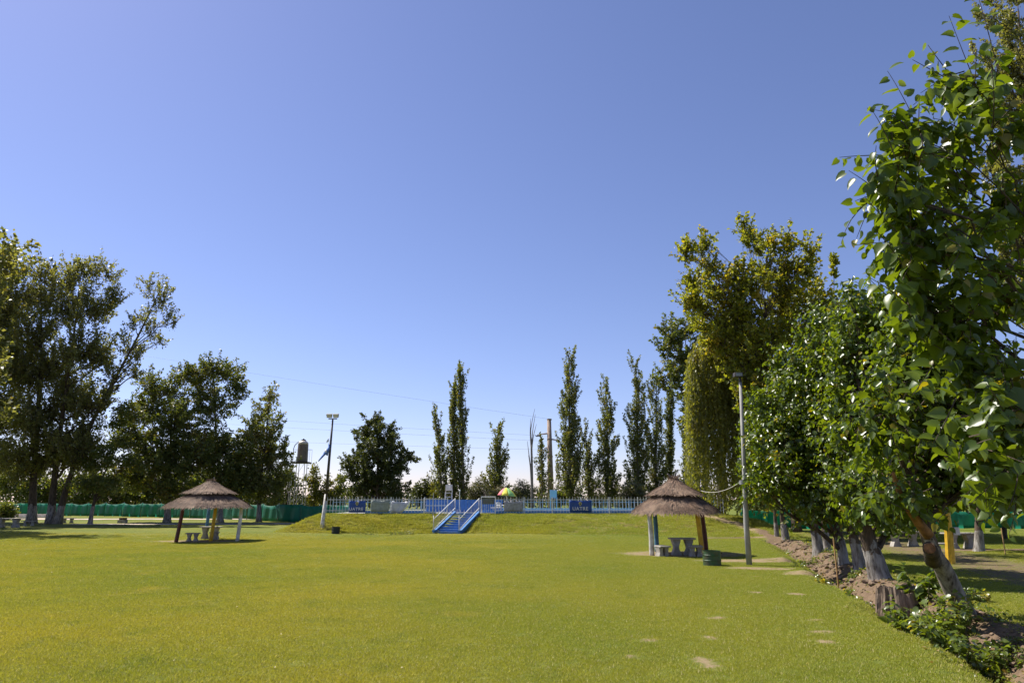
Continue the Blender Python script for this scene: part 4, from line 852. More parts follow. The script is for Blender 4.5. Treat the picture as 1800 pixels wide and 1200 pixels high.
# brick hearth far left
g = G(215, 919); root = thing("brick_hearth", "small low brick hearth on the grass left of the left shelter", "hearth", on(g.x, g.y))
mb = MB(); mb.box((g.x, g.y, .16), (.9, .5, .36)); mb.build("base", 'concrete', root, bevel=.02); mb = MB(); mb.box((g.x, g.y + .05, .46), (.7, .4, .24)); mb.build("firebox", 'dark_brick', root, bevel=.02)
# low pale wall and shrubs in front of the left fence
g = G(235, 903)
root = thing("low_wall", "low whitewashed kerb wall in front of the left green fence", "wall", (g.x, 100, 0)); a = MB(); a.box((g.x, 100, .35), (11, .3, .5)); a.build("wall_length", 'white_worn', root); a = MB(); a.box((g.x - 9, 99.6, .25), (4.5, .3, .4)); a.build("wall_length", 'white_worn', root)

# ------------------------------------------------------------------ drums
def drum(label, px, py, r, h, mat):
    g = G(px, py); root = thing("drum_bin", label, "bin", on(g.x, g.y), "cut drums used as litter bins"); z = gz(g.x, g.y)
    prof = [(r, 0), (r, h * .30), (r * 1.03, h * .33), (r * 1.03, h * .36), (r, h * .39), (r, h * .66), (r * 1.03, h * .69), (r * 1.03, h * .72), (r, h * .75), (r, h * .98), (r * 1.03, h), (r * .96, h), (r * .94, h * .1), (.01, h * .1)]
    m = MB(); m.lathe((g.x, g.y, z), prof, 28); m.build("barrel", mat, root, smooth=False)
    for s in (-1, 1):
        q = MB(); q.tube([(g.x + s * r * 1.0, g.y - .08, z + h * .85), (g.x + s * r * 1.12, g.y - .08, z + h * .80), (g.x + s * r * 1.12, g.y + .08, z + h * .80), (g.x + s * r, g.y + .08, z + h * .85)], .012, 6); q.build("handle", 'metal_dark', root)
drum("dark green drum bin standing in front of the right thatched shelter", 1252, 991, .345, .56, 'drum')
drum("small black bin on the lawn beside the flag pole", 590, 937, .30, .52, 'drum_dark')

# ------------------------------------------------------------------ poles
g = G(1317, 990); root = thing("lamp_pole", "grey concrete lamp pole right of the right thatched shelter", "lamp pole", on(g.x, g.y))
tp = P(1302, 672, g.y); tp.x = g.x + .2; m = MB(); m.tube([(g.x, g.y, -.2), (g.x, g.y, 1.5), ((g.x + tp.x) / 2, g.y, 4), tp], [.115, .107, .085, .06], 14); m.build("pole", 'concrete_pole', root, smooth=True)
m = MB(); m.box((tp.x, tp.y, tp.z + .1), (.09, .09, .22)); m.build("bracket", 'metal_dark', root)
m = MB(); m.prism([(-.17, -.08), (.17, -.10), (.18, .09), (-.16, .10)], (tp.x - .10, tp.y - .05, tp.z + .30), (1, 0, 0), (0, 0, 1), (0, 1, 0), .3); h_ = m.build("lamp_head", 'metal_dark', root, bevel=.02)
m = MB(); m.box((tp.x - .10, tp.y - .21, tp.z + .30), (.26, .02, .13)); m.build("lens", 'metal_grey', h_)
m = MB(); m.tube([(g.x - .02, g.y, 3.05), (g.x - .02, g.y, 3.22)], .13, 12); m.build("clamp", 'metal_grey', root)
a = Vector((g.x - .12, g.y, 3.14)); b = P(1232, 862, HUT_R.y); mid = (a + b) / 2 - Vector((0, 0, .42))
m = MB(); m.tube(bez(np.array(a), np.array(mid), np.array(b), 16), .012, 5); tag(m.build("cable", 'cable'), "slack pale cable from the right shelter roof to the lamp pole", "cable")
# flag and floodlight pole
g = G(566, 935); root = thing("floodlight_pole", "tall dark floodlight pole with white lower part at the bank's left corner", "lamp pole", on(g.x, g.y)); z = gz(g.x, g.y)
j = P(571, 868, g.y); tp = P(580, 737, g.y)
j.x = g.x + .14; tp.x = g.x + .32
m = MB(); m.tube([(g.x, g.y, z - .2), (g.x, g.y, z + .35), j], [.2, .145, .12], 12); m.build("lower_pole", 'white_worn', root, smooth=True)
m = MB(); m.tube([j - Vector((0, 0, .5)), (j + tp) / 2, tp], [.12, .10, .07], 10); m.build("upper_pole", 'metal_dark', root, smooth=True)
m = MB(); m.box((tp.x, tp.y, tp.z + .06), (.7, .08, .08)); m.build("crossarm", 'metal_dark', root)
for s in (-1, 1):
    m = MB(); m.prism([(-.20, -.16), (.20, -.16), (.24, .16), (-.24, .16)], (tp.x + s * .27, tp.y - .1, tp.z + .30), (1, 0, 0), (0, -.35, .94), (0, .94, .35), .2); hd = m.build("floodlight", 'metal_grey', root, bevel=.02)
    m = MB(); m.prism([(-.17, -.13), (.17, -.13), (.20, .13), (-.20, .13)], (tp.x + s * .27, tp.y - .205, tp.z + .26), (1, 0, 0), (0, -.35, .94), (0, .94, .35), .02); m.build("glass", 'lamp_glass', hd)
def cloth(pts_rows, name, mat, parent=None):
    n = len(pts_rows[0]); v = [tuple(p) for r in pts_rows for p in r]
    f = [(i * n + k_, i * n + k_ + 1, (i + 1) * n + k_ + 1, (i + 1) * n + k_) for i in range(len(pts_rows) - 1) for k_ in range(n - 1)]
    m = MB(); m.add(v, f); o = m.build(name, mat, parent, smooth=True); sd = o.modifiers.new("thick", 'SOLIDIFY'); sd.thickness = .006; return o
Yf_ = g.y - .2
fr = thing("flag", "torn blue and white flag hanging on the floodlight pole", "flag", P(577, 770, Yf_))
cloth([[P(578, 768, Yf_), P(576, 772, Yf_ - .1), P(574, 776, Yf_)], [P(578, 776, Yf_), P(576, 777, Yf_ - .12), P(573, 777, Yf_)]], "white_strip", 'flag_white', fr)
cloth([[P(577, 778, Yf_), P(578, 780, Yf_ - .1), P(581, 783, Yf_)], [P(577, 786, Yf_), P(579, 786, Yf_ - .15), P(580, 787, Yf_)], [P(571, 792, Yf_), P(573, 794, Yf_ - .1), P(578, 793, Yf_)], [P(568, 797, Yf_), P(572, 799, Yf_ - .15), P(576, 801, Yf_)]], "blue_field", 'flag_blue', fr)
cloth([[P(572, 789, Yf_ - .12), P(575, 789, Yf_ - .18)], [P(570, 794, Yf_ - .14), P(574, 795, Yf_ - .2)]], "white_stripe", 'flag_white', fr)
cloth([[P(568, 797, Yf_), P(570, 798, Yf_ - .1), P(572, 799, Yf_)], [P(563, 804, Yf_), P(564, 805, Yf_ - .1), P(566, 805, Yf_)], [P(559, 810, Yf_), P(559.5, 810.3, Yf_), P(560, 811, Yf_)]], "torn_tail", 'flag_blue', fr)

# ------------------------------------------------------------------ water tank on its tower
TY = 100; c = P(531, 812, TY); root = thing("water_tank_tower", "cylindrical water tank on a thin steel tower behind the left trees", "water tank", on(c.x, TY)); mt = M(TY)
zt = c.z; m = MB(); m.lathe((c.x, TY, zt + .05), [(9.3 * mt, 0), (9.6 * mt, .1), (9.0 * mt, 31 * mt)], 28); tk = m.build("tank", 'tank', root, smooth=False)
m = MB(); m.lathe((c.x, TY, zt + .05 + 31 * mt), [(9.0 * mt, 0), (8.4 * mt, 3 * mt), (5.5 * mt, 6.0 * mt), (2.2 * mt, 7 * mt)], 28); m.build("dome", 'tank_top', tk, smooth=True)
m = MB(); m.lathe((c.x, TY, zt + .05 + 37.5 * mt), [(4.2 * mt, 0), (4.2 * mt, 1.6 * mt), (1.6 * mt, 2.0 * mt), (1.4 * mt, 3.6 * mt)], 16); m.build("lid", 'metal_dark', tk)
m = MB(); m.box((c.x - .1, TY, zt - .08), (30 * mt, 24 * mt, .2)); m.build("platform", 'metal_dark', root)
for sx in (-1, 1):
    for sy in (-1, 1):
        m = MB(); m.tube([(c.x + sx * 8 * mt, TY + sy * 8 * mt, -.1), (c.x + sx * 7 * mt, TY + sy * 7 * mt, zt - .1)], .05, 6); m.build("leg", 'metal_grey', root)
m = MB(); m.tube([(c.x - 16 * mt, TY - .2, -.1), (c.x - 16 * mt, TY - .2, zt + 24 * mt), (c.x - 14 * mt, TY - .2, zt + 30 * mt), (c.x - 9 * mt, TY - .2, zt + 35 * mt), (c.x - 3 * mt, TY - .2, zt + 37 * mt)], .06, 6); m.build("fill_pipe", 'metal_grey', root)
m = MB(); m.tube([(c.x - 20 * mt, TY, -.1), (c.x - 20 * mt, TY, zt + 12 * mt)], .035, 5); m.build("stay_pipe", 'metal_grey', root)
m = MB(); m.tube([(c.x - 15 * mt, TY - .1, zt + 22 * mt), (c.x + 17 * mt, TY - .1, zt + 22 * mt)], .03, 5); m.build("guard_rail", 'metal_dark', root)
for dx in (13, 17):
    m = MB(); m.tube([(c.x + dx * mt, TY - .1, zt), (c.x + dx * mt, TY - .1, zt + 22 * mt)], .018, 5); m.build("guard_post", 'metal_grey', root)
for i in range(3):
    zz = 1.5 + i * (zt - 1.5) / 3; m = MB(); m.tube([(c.x - 8 * mt, TY - 8 * mt, zz), (c.x + 8 * mt, TY - 8 * mt, zz + (zt - 1.5) / 3)], .02, 4); m.build("brace", 'metal_grey', root)

# ------------------------------------------------------------------ power pole and wires
PY = 104; b = ground_px(969, PY); root = thing("power_pole", "tall tapered concrete power pole with short crossarms behind the pool", "power pole", b); tp = P(966, 736, PY); tp.x = b.x - .15
m = MB(); m.tube([(b.x, PY, -.2), (b.x - .07, PY, tp.z * .5), tp], [.52, .42, .30], 14); m.build("pole", 'power_pole', root, smooth=True)
for zz, r_ in ((P(966, 737, PY).z, .36), (P(966, 802, PY).z, .46), (P(966, 830, PY).z, .50), (P(966, 772, PY).z, .40)):
    m = MB(); m.tube([(tp.x + .04, PY, zz - .1), (tp.x + .04, PY, zz + .1)], r_, 14); m.build("collar", 'power_pole', root)
ARMS = [(944, 764, -1), (984, 774, 1), (956, 788, -1)]
for ax, ay, s in ARMS:
    e = P(ax, ay, PY); m = MB(); m.tube([(tp.x, PY, e.z + .25), e], [.13, .07], 6); am = m.build("crossarm", 'power_pole', root)
    q = MB(); q.tube([e + Vector((s * -.6, -.1, -.12)), e + Vector((s * .1, -.1, -.22)), e + Vector((s * .3, -.1, -.05))], [.10, .09, .05], 6); q.build("insulator", 'metal_dark', am)
for (x0, y0), (x1, y1), lb in [((-40, 575), (964, 736), "topmost thin power line running left from the pole top"), ((-40, 700), (946, 765), "upper of the pair of power lines crossing behind the flag pole"),
                               ((-40, 716), (985, 776), "lower of the pair of power lines crossing behind the flag pole"), ((-40, 752), (956, 790), "lowest power line passing behind the water tank")]:
    a = np.array(P(x0, y0, PY + 2)); b = np.array(P(x1, y1, PY)); m = MB(); m.tube(bez(a, (a + b) / 2 - UP * .6, b, 20), .012, 4); tag(m.build("power_line", 'wire'), lb, "wire", "power lines on the concrete pole")

# ------------------------------------------------------------------ pool on the bank
FY = 58.3; DZ = TOP_Z + .045
def fx(px, Y=FY): d = ray(px, 890); return d.x * Y / d.y
def picket_fence(label, x0, x1, y, z, h, pitch, mat, pw=.030, name="picket_fence", group=None, spikes=True, post_every=2.4, rails=(.12, .80)):
    root = thing(name, label, "fence", ((x0 + x1) / 2, y, z), group)
    m = MB(); hh = h
    if spikes:
        m.add([(-pw / 2, -.012, 0), (pw / 2, -.012, 0), (pw / 2, .012, 0), (-pw / 2, .012, 0), (-pw / 2, -.012, hh - .12), (pw / 2, -.012, hh - .12), (pw / 2, .012, hh - .12), (-pw / 2, .012, hh - .12), (0, 0, hh)],
              [(3, 2, 1, 0), (0, 1, 5, 4), (1, 2, 6, 5), (2, 3, 7, 6), (3, 0, 4, 7), (4, 5, 8), (5, 6, 8), (6, 7, 8), (7, 4, 8)])
    else: m.box((0, 0, hh / 2), (pw, .024, hh))
    src = m.build("picket", mat, None); src.parent = root
    n = int((x1 - x0) / pitch)
    for i in range(n + 1):
        o = src if i == 0 else copy_part(src, root)
        o.location = (x0 + (x1 - x0) * i / n - (x0 + x1) / 2 + rng.normal(0, .004), 0, .06 + rng.normal(0, .006))
        o.rotation_euler = (0, rng.normal(0, .008), 0)
    for f in rails:
        q = MB(); q.box(((x0 + x1) / 2, y + .03, z + .06 + h * f), (x1 - x0, .03, .045)); q.build("rail", mat, root)
    np_ = max(1, int(round((x1 - x0) / post_every))); q = MB(); q.box((0, 0, h * .5 - .1), (.07, .07, h + .22)); ps = q.build("post", mat, None); ps.parent = root
    for i in range(np_ + 1):
        o = ps if i == 0 else copy_part(ps, root); o.location = (x0 + (x1 - x0) * i / np_ - (x0 + x1) / 2, .05, 0)
    return root
picket_fence("white pointed picket fence on the bank left of the stairs", fx(569), fx(746), FY, DZ, 1.30, .255, 'white')
picket_fence("white pointed picket fence on the bank right of the stairs", fx(871), fx(1272), FY, DZ, 1.30, .245, 'white')
picket_fence("light blue picket fence far across the pool deck", fx(585, 74), fx(1262, 74), 74, DZ, 1.0, .40, 'light_blue', .04, "picket_fence", None, False, 3.2)
# blue-painted kerb under the front fence, blue pool surround
root = thing("pool_kerb", "bright blue painted kerb under the right picket fence", "kerb", (fx(1040), FY + .25, DZ)); m = MB(); m.box(((fx(848) + fx(1268)) / 2, FY + .35, DZ + .11), (fx(1268) - fx(848), .3, .26)); m.build("kerb_block", 'pool_blue', root, bevel=.01)
m = MB(); m.box(((fx(808) + fx(868)) / 2, FY + .17, DZ + .03), (fx(868) - fx(808), .3, .05)); m.build("white_edge", 'white', root)
root = thing("pool_kerb", "blue painted kerb behind the left picket fence", "kerb", (fx(720), FY + .5, DZ)); m = MB(); m.box(((fx(640) + fx(765)) / 2, FY + .6, DZ + .09), (fx(765) - fx(640), .3, .2)); m.build("kerb_block", 'pool_blue', root, bevel=.01)
root = thing("blue_board_fence", "solid bright blue board fence round the pool, seen above the stairs", "fence", (fx(820, 63), 63, DZ)); xa, xb = fx(748, 63), fx(884, 63); n = 22; w = (xb - xa) / n
m = MB(); m.box((0, 0, .55), (w * .93, .03, 1.1)); src = m.build("board", 'pool_blue', None); src.parent = root
for i in range(n):
    o = src if i == 0 else copy_part(src, root); o.location = (xa + (i + .5) * w - fx(820, 63), rng.normal(0, .006), rng.normal(0, .006))
m = MB(); m.box(((xa + xb) / 2, 63.04, DZ + .85), (xb - xa, .04, .08)); m.build("rail", 'light_blue', root)
# pool basin: raised rim and water
root = thing("swimming_pool", "raised swimming pool with pale blue rim on the bank", "pool", (4, 68, DZ)); m = MB()
for a, b in (((-2, 65), (15, 65.3)), ((-2, 70.7), (15, 71)), ((-2, 65.3), (-1.7, 70.7)), ((14.7, 65.3), (15, 70.7))): 
    m2 = MB(); m2.box(((a[0] + b[0]) / 2, (a[1] + b[1]) / 2, DZ + .14), (b[0] - a[0], b[1] - a[1], .28)); m2.build("rim", 'light_blue', root)
m, nt, bb = newmat("pool_water"); bb.inputs["Base Color"].default_value = (.04, .30, .42, 1); bb.inputs["Roughness"].default_value = .05; bump(nt, bb, noise(nt, 3, 3, pos(nt)), .2, .05); MAT['water'] = m
m = MB(); m.box((6.5, 68, DZ + .1), (16.4, 5.4, .16)); m.build("water", 'water', root)

# stairs up the bank
A = np.array([-4.98, 54.35, 0.0]); B = np.array([-3.72, 58.1, 0.0]); dv = (B - A) / np.linalg.norm(B - A); sv = np.array([dv[1], -dv[0], 0]); run = np.linalg.norm(B - A); NS = 9; Wd = 1.9
root = thing("bank_stairs", "blue concrete stairs climbing the bank to the pool", "stairs", (A[0], A[1], gz(A[0], A[1]))); z0 = gz(A[0], A[1]) - .02; z1 = DZ + .02
rotm = np.stack([sv, dv, UP], 1)
for i in range(NS):
    zt = z0 + (z1 - z0) * (i + 1) / NS; c = A + dv * (run * (i + .5) / NS); hgt = zt - z0 + .25
    m = MB(); m.box((c[0], c[1], zt - hgt / 2), (Wd, run / NS + .002 * (i % 2), hgt), rotm); m.build("step", 'step_blue', root)
    m = MB(); cc = A + dv * (run * (i + .12) / NS); m.box((cc[0], cc[1], zt + .006), (Wd * .86, run / NS * .22, .012), rotm); m.build("nosing", 'step_pale', root)
for s in (-1, 1):
    o = A + sv * s * (Wd / 2 + .11)
    m = MB(); m.prism([(-.25, -.2), (run, z1 - z0 - .25), (run, z1 - z0 + .16), (.15, .30), (-.25, .30)], (o[0], o[1], z0), dv, UP, sv, .2); m.build("stringer", 'step_blue', root, bevel=.01)
for s, lb in ((-1, "left white stair railing with wire mesh running up the blue stairs"), (1, "right white stair railing with wire mesh running up the blue stairs")):
    o = A + sv * s * (Wd / 2 + .12); p = lambda t, h: tuple(o + dv * run * t + UP * (z0 + (z1 - z0) * t + h))
    rr = thing("stair_railing", lb, "railing", p(0, .0), "white stair railings")
    for h, r_ in ((1.16, .034), (.40, .034)):
        m = MB(); m.tube([p(-.05, h), p(1.0, h)], r_, 8); m.build("rail", 'white', rr, smooth=True)
    for t in (-.05, 1.0):
        m = MB(); m.tube([p(t, .1), p(t, 1.2 if t > 0 else 1.45)], .034, 8); m.build("post", 'white_worn', rr, smooth=True)
    for i in range(1, 22):
        m = MB(); m.tube([p(-.05 + i / 22 * 1.05, .40), p(-.05 + i / 22 * 1.05, 1.16)], .009, 4); m.build("mesh_wire", 'metal_grey', rr)
# gate left of the stairs top, with horizontal bars; tall gate post
root = thing("barred_gate", "white barred gate panel between the left fence and the stairs", "gate", (fx(757), FY - .25, DZ)); xa, xb = fx(745), fx(787)
for h in (.10, .62, 1.16):
    m = MB(); m.box(((xa + xb) / 2, FY - .2, DZ + h), (xb - xa, .05, .055)); m.build("rail", 'white', root)
for i in range(9):
    m = MB(); m.box((xa + (xb - xa) * i / 8, FY - .16, DZ + .62), (.03 if i not in (0, 8) else .07, .03, 1.22)); m.build("bar", 'white', root)
a = on(fx(764), 57.2); root = thing("gate_post", "thin tall grey post at the stairs' left foot", "post", a); m = MB(); m.tube([a, a + Vector((0, 0, 1.9))], .035, 8); m.build("tube", 'metal_grey', root); m = MB(); m.tube([a + Vector((0, 0, 1.9)), a + Vector((0, 0, 1.95))], .045, 8); m.build("cap", 'metal_grey', root)
a = Vector((fx(808), FY - .3, DZ)); root = thing("gate_post", "thin tall white post at the top of the stairs", "post", a); m = MB(); m.tube([a, a + Vector((0, 0, 1.75))], .03, 8); m.build("tube", 'white', root); m = MB(); m.lathe(a + Vector((0, 0, 1.75)), [(.03, 0), (.07, .05), (.07, .12), (.01, .17)], 10); m.build("cap", 'white', root)
# frame with olive board right of the stairs
root = thing("notice_frame", "white tube frame holding an olive board right of the stairs", "sign", (fx(858), FY - .05, DZ)); xa, xb = fx(846), fx(871)
for x in (xa, xb):
    m = MB(); m.tube([(x, FY - .02, DZ - .1), (x, FY - .02, DZ + 1.32)], .035, 8); m.build("post", 'white', root)
m = MB(); m.tube([(xa, FY - .02, DZ + 1.32), (xb, FY - .02, DZ + 1.32)], .035, 8); m.build("top_bar", 'white', root)
m = MB(); m.box(((xa + xb) / 2, FY - .03, DZ + .98), ((xb - xa) * .86, .03, .50)); m.build("board", 'sign_olive', root)
for i in range(7):
    m = MB(); m.box((xa + (xb - xa) * (i + .5) / 7, FY - .02, DZ + .38), (.025, .02, .74)); m.build("bar", 'white', root)

# banners and cloths hung on the fence
def wavy(x0, x1, z0, z1, y, amp, seed, nx_=10, nz_=5, sag=0.0, corner=None):
    r_ = random.Random(seed); ph = r_.uniform(0, 6); rows = []
    for j in range(nz_):
        t = j / (nz_ - 1); row = []
        for i in range(nx_):
            u = i / (nx_ - 1); xx = x0 + (x1 - x0) * u; zz = z1 + (z0 - z1) * t - sag * 4 * u * (1 - u) * (1 - t)
            if corner: xx -= corner * t * u
            row.append((xx, y - abs(amp) * (1 + math.sin(u * 9 + ph + t * 2)) * .5, zz))
        rows.append(row)
    return rows
def text_mesh(txt, size, loc, mat, parent, bold=.006):
    cu = bpy.data.curves.new("lettering", 'FONT'); cu.body = txt; cu.size = size; cu.align_x = 'CENTER'; cu.extrude = .004; cu.offset = bold; cu.space_character = 1.1
    to = bpy.data.objects.new("lettering_source", cu); COL.objects.link(to); bpy.context.view_layer.update()
    me = bpy.data.meshes.new_from_object(to.evaluated_get(bpy.context.evaluated_depsgraph_get())); bpy.data.objects.remove(to)
    o = bpy.data.objects.new("lettering", me); COL.objects.link(o); me.materials.clear(); me.materials.append(MAT[mat]); o.parent = parent
    o.location = Vector(loc) - parent_loc(parent); o.rotation_euler = (math.pi / 2, 0, 0); return o
def banner(label, pxa, pxb, za, zb, txt_size, tx, ez, seed):
    xa, xb = fx(pxa), fx(pxb); root = thing("banner", label, "banner", ((xa + xb) / 2, FY - .05, DZ + za), "blue lettered banners on the pool fence")
    cloth(wavy(xa, xb, DZ + za, DZ + zb, FY - .05, .05, seed, sag=.05), "cloth", 'banner', root)
    text_mesh("UATRE", txt_size, (xa + (xb - xa) * tx, FY - .135, DZ + za + .16), 'white', root)
    ex = xa + (xb - xa) * .48; e = MB(); e.prism([(-.10, -.02), (0, -.14), (.10, -.02), (.13, .14), (.05, .20), (-.05, .20), (-.13, .14)], (ex, FY - .13, DZ + ez), (1, 0, 0), (0, 0, 1), (0, 1, 0), .012); em = e.build("emblem", 'gold', root)
    e = MB(); e.prism([(-.05, -.03), (.05, -.03), (.06, .09), (-.06, .09)], (ex, FY - .14, DZ + ez), (1, 0, 0), (0, 0, 1), (0, 1, 0), .01); e.build("emblem_centre", 'drum', em)
    for i, (u, v) in enumerate(((0, 1), (1, 1), (0, 0), (1, 0))):
        q = MB(); q.tube([(xa + (xb - xa) * u, FY - .06, DZ + za + (zb - za) * v), (xa + (xb - xa) * u + .05 * (1 if u else -1), FY - .02, DZ + za + (zb - za) * v + .05)], .012, 4); q.build("tie", 'white', root)
banner("blue banner with white lettering and gold emblem on the left pool fence", 614, 643, .06, 1.02, .36, .44, .74, 3)
banner("blue banner with white lettering and gold emblem on the right pool fence", 1001, 1040, .08, 1.05, .40, .48, .72, 4)
def hung(label, pxa, pxb, za, zb, mat, seed, **kw):
    xa, xb = fx(pxa), fx(pxb); root = thing("hung_cloth", label, "cloth", ((xa + xb) / 2, FY - .06, DZ + za)); cloth(wavy(xa, xb, DZ + za, DZ + zb, FY - .06, .07, seed, **kw), "sheet", mat, root); return root
hung("pale grey-green mesh sheet hung on the left pool fence", 653, 684, .10, 1.05, 'cloth_green', 1, sag=.03)
r_ = hung("silvery white sheet with a folded corner hung on the left pool fence", 688, 722, .05, 1.0, 'cloth_grey', 2, corner=.75, sag=.08)
r_.children[0].data.materials[0] = mat_plain("silver_sheet", (.55, .55, .56), .45, .15, 4)
x = fx(722); cloth([[(x, FY - .15, DZ + 1.0), (x - .06, FY - .17, DZ + .98)], [(x - .30, FY - .16, DZ + .5), (x - .42, FY - .19, DZ + .5)], [(x - .66, FY - .15, DZ + .06), (x - .88, FY - .18, DZ + .05)]], "folded_edge", 'cloth_white', r_)
hung("faded grey tarpaulin hung on the fence below the sunshade", 886, 919, .14, 1.0, 'cloth_grey', 5, sag=.05)
# sunshade, chairs, table
c = Vector((fx(890, 60.5), 60.5, DZ)); root = thing("sunshade", "sunshade with pink, yellow and green panels behind the pool fence", "sunshade", c); zc = P(890, 871, 60.5).z; zt_ = P(890, 857, 60.5).z; R_ = 17 * M(60.5)
for i in range(8):
    rows = []
    for k_ in range(6):
        t = k_ / 5; r0_ = R_ * t; row = []
        for q in range(4):
            a = 2 * math.pi * (i + q / 3) / 8 + .2; rr = r0_ * (1 - .03 * t * math.sin(math.pi * q / 3)); row.append((c.x + rr * math.cos(a) + .05 * t, c.y + rr * math.sin(a), zt_ - (zt_ - zc) * t ** 1.8 - .06 * t * math.cos(a)))
        rows.append(row)
    cloth(rows, "panel", ['u_green', 'u_purple', 'u_green', 'u_green', 'u_red', 'u_yellow', 'u_green', 'u_yellow'][i], root)
m = MB(); m.tube([(c.x, c.y, DZ - .02), (c.x, c.y, zt_ + .08)], .025, 8); m.build("pole", 'white', root)
def plastic_chair(label, x, y, rz):
    root = thing("garden_chair", label, "chair", (x, y, DZ), "white garden chairs by the pool"); ca, sa = math.cos(rz), math.sin(rz); T = lambda u, v, w: (x + ca * u - sa * v, y + sa * u + ca * v, DZ + w); rot = ((ca, -sa, 0), (sa, ca, 0), (0, 0, 1))
    m = MB(); m.box(T(0, 0, .42), (.46, .46, .04), rot); m.build("seat", 'white', root, bevel=.01)
    m = MB(); m.prism([(-.23, 0), (.23, 0), (.25, .38), (.15, .46), (-.15, .46), (-.25, .38)], T(0, .22, .45), (ca, sa, 0), (-sa * .15, ca * .15, .98), (-sa, ca, 0), .03); m.build("backrest", 'white', root)
    for u in (-.2, .2):
        for v in (-.2, .2):
            m = MB(); m.tube([T(u * 1.15, v * 1.15, 0), T(u, v, .41)], .02, 6); m.build("leg", 'white', root)
        m = MB(); m.tube([T(u * 1.2, .22, .66), T(u * 1.25, -.2, .64), T(u * 1.1, -.22, .42)], .02, 6); m.build("armrest", 'white', root)
plastic_chair("white garden chair left of the grey tarpaulin", fx(880, 59.6), 59.6, .7)
plastic_chair("white garden chair behind the grey tarpaulin", fx(903, 60.6), 60.6, -.6)
c = Vector((fx(872, 59.4), 59.4, DZ)); root = thing("garden_table", "low round pale table left of the white garden chair", "table", c); m = MB(); m.lathe(c + Vector((0, 0, .42)), [(.45, 0), (.46, .03), (.4, .04)], 20); m.build("table_top", 'white_worn', root)
for i in range(4):
    a = math.pi / 4 + i * math.pi / 2; m = MB(); m.tube([c + Vector((.34 * math.cos(a), .34 * math.sin(a), 0)), c + Vector((.28 * math.cos(a), .28 * math.sin(a), .43))], .025, 6); m.build("leg", 'white_worn', root)
# pale blue sign
c = Vector((fx(973, 66), 66, DZ)); root = thing("pool_sign", "pale blue square notice board on posts behind the right fence", "sign", c); zc = P(973, 868, 66).z; hw = 6.0 * M(66)
m = MB(); m.box((c.x, c.y, zc), (2 * hw, .05, 13.5 * M(66))); m.build("board", 'sign_blue', root); m = MB()
for zz in (1, -1):
    q = MB(); q.box((c.x, c.y - .03, zc + zz * 6.7 * M(66)), (2 * hw + .06, .05, .06)); q.build("frame_bar", 'light_blue', root)
for s in (-1, 1):
    q = MB(); q.tube([(c.x + s * hw * .9, c.y + .04, DZ), (c.x + s * hw * .9, c.y + .04, zc + .4)], .04, 6); q.build("post", 'light_blue', root)
# lifeguard chair
LYY = 64; c = Vector((fx(788, LYY), LYY, DZ)); root = thing("lifeguard_chair", "pale tall lifeguard chair behind the left end of the stairs", "lifeguard chair", c); zs = P(788, 866, LYY).z; ztop = P(788, 852, LYY).z; hw = 5.5 * M(LYY)
for sx in (-1, 1):
    for sy in (-1, 1):
        q = MB(); q.tube([(c.x + sx * hw * 1.15, c.y + sy * .5, DZ), (c.x + sx * hw, c.y + sy * .32, zs if sy < 0 else ztop)], .035, 6); q.build("leg", 'white_worn', root)
q = MB(); q.box((c.x, c.y, zs), (2.2 * hw, .7, .06)); q.build("seat", 'white_worn', root)
q = MB(); q.box((c.x, c.y + .33, (zs + ztop) / 2 + .12), (2 * hw, .04, (ztop - zs) * .75)); q.build("backrest", 'white_worn', root)
for i in range(4):
    zz = DZ + .25 + i * (zs - DZ - .25) / 4; q = MB(); q.tube([(c.x - hw * 1.1, c.y - .42, zz), (c.x + hw * 1.1, c.y - .42, zz)], .025, 6); q.build("rung", 'white_worn', root)

# ------------------------------------------------------------------ green shade-cloth fences
def net_fence(label, pts, h, seed, post_gap=4.0):
    pts = np.array(pts, float); seg = np.r_[0, np.cumsum(np.hypot(*np.diff(pts, axis=0).T))]; Ltot = seg[-1]; n = int(Ltot / post_gap); r_ = np.random.default_rng(seed)
    at_ = lambda s: (np.interp(s, seg, pts[:, 0]), np.interp(s, seg, pts[:, 1]))
    x, y = at_(Ltot / 2); root = thing("shade_cloth_fence", label, "fence", on(x, y), "green shade-cloth fences")
    for i in range(n + 1):
        x, y = at_(Ltot * i / n); z = gz(x, y); q = MB(); q.tube([(x, y + .08, z - .1), (x, y + .08, z + h + .12)], .05, 6); q.build("post", 'metal_grey', root)
        if i == n: break
        s0, s1 = Ltot * i / n, Ltot * (i + 1) / n; rows = []; ph = r_.uniform(0, 6); sg = r_.uniform(.02, .30); lift = r_.uniform(0, .15)
        for j in range(5):
            t = j / 4; row = []
            for k_ in range(13):
                u = k_ / 12; xx, yy = at_(s0 + (s1 - s0) * u); row.append((xx, yy - .05 - .10 * math.sin(u * 14 + ph + t * 1.5) * (.4 + math.sin(math.pi * u)), gz(xx, yy) + lift * t + h * (1 - t) - sg * 4 * u * (1 - u) * (1 - t)))
            rows.append(row)
        cloth(rows, "cloth_panel", 'net', root)
    return root
net_fence("green shade-cloth fence running behind the left trees to the bank", [(-118, 122), (-80, 117), (-50, 104), (-36, 92), (-27.5, 84), (-21, 80), (-17.5, 79)], 2.05, 3)
net_fence("green shade-cloth fence beyond the park on the right", [(19.5, 60), (34, 60), (50, 57), (62, 54)], 1.7, 4)

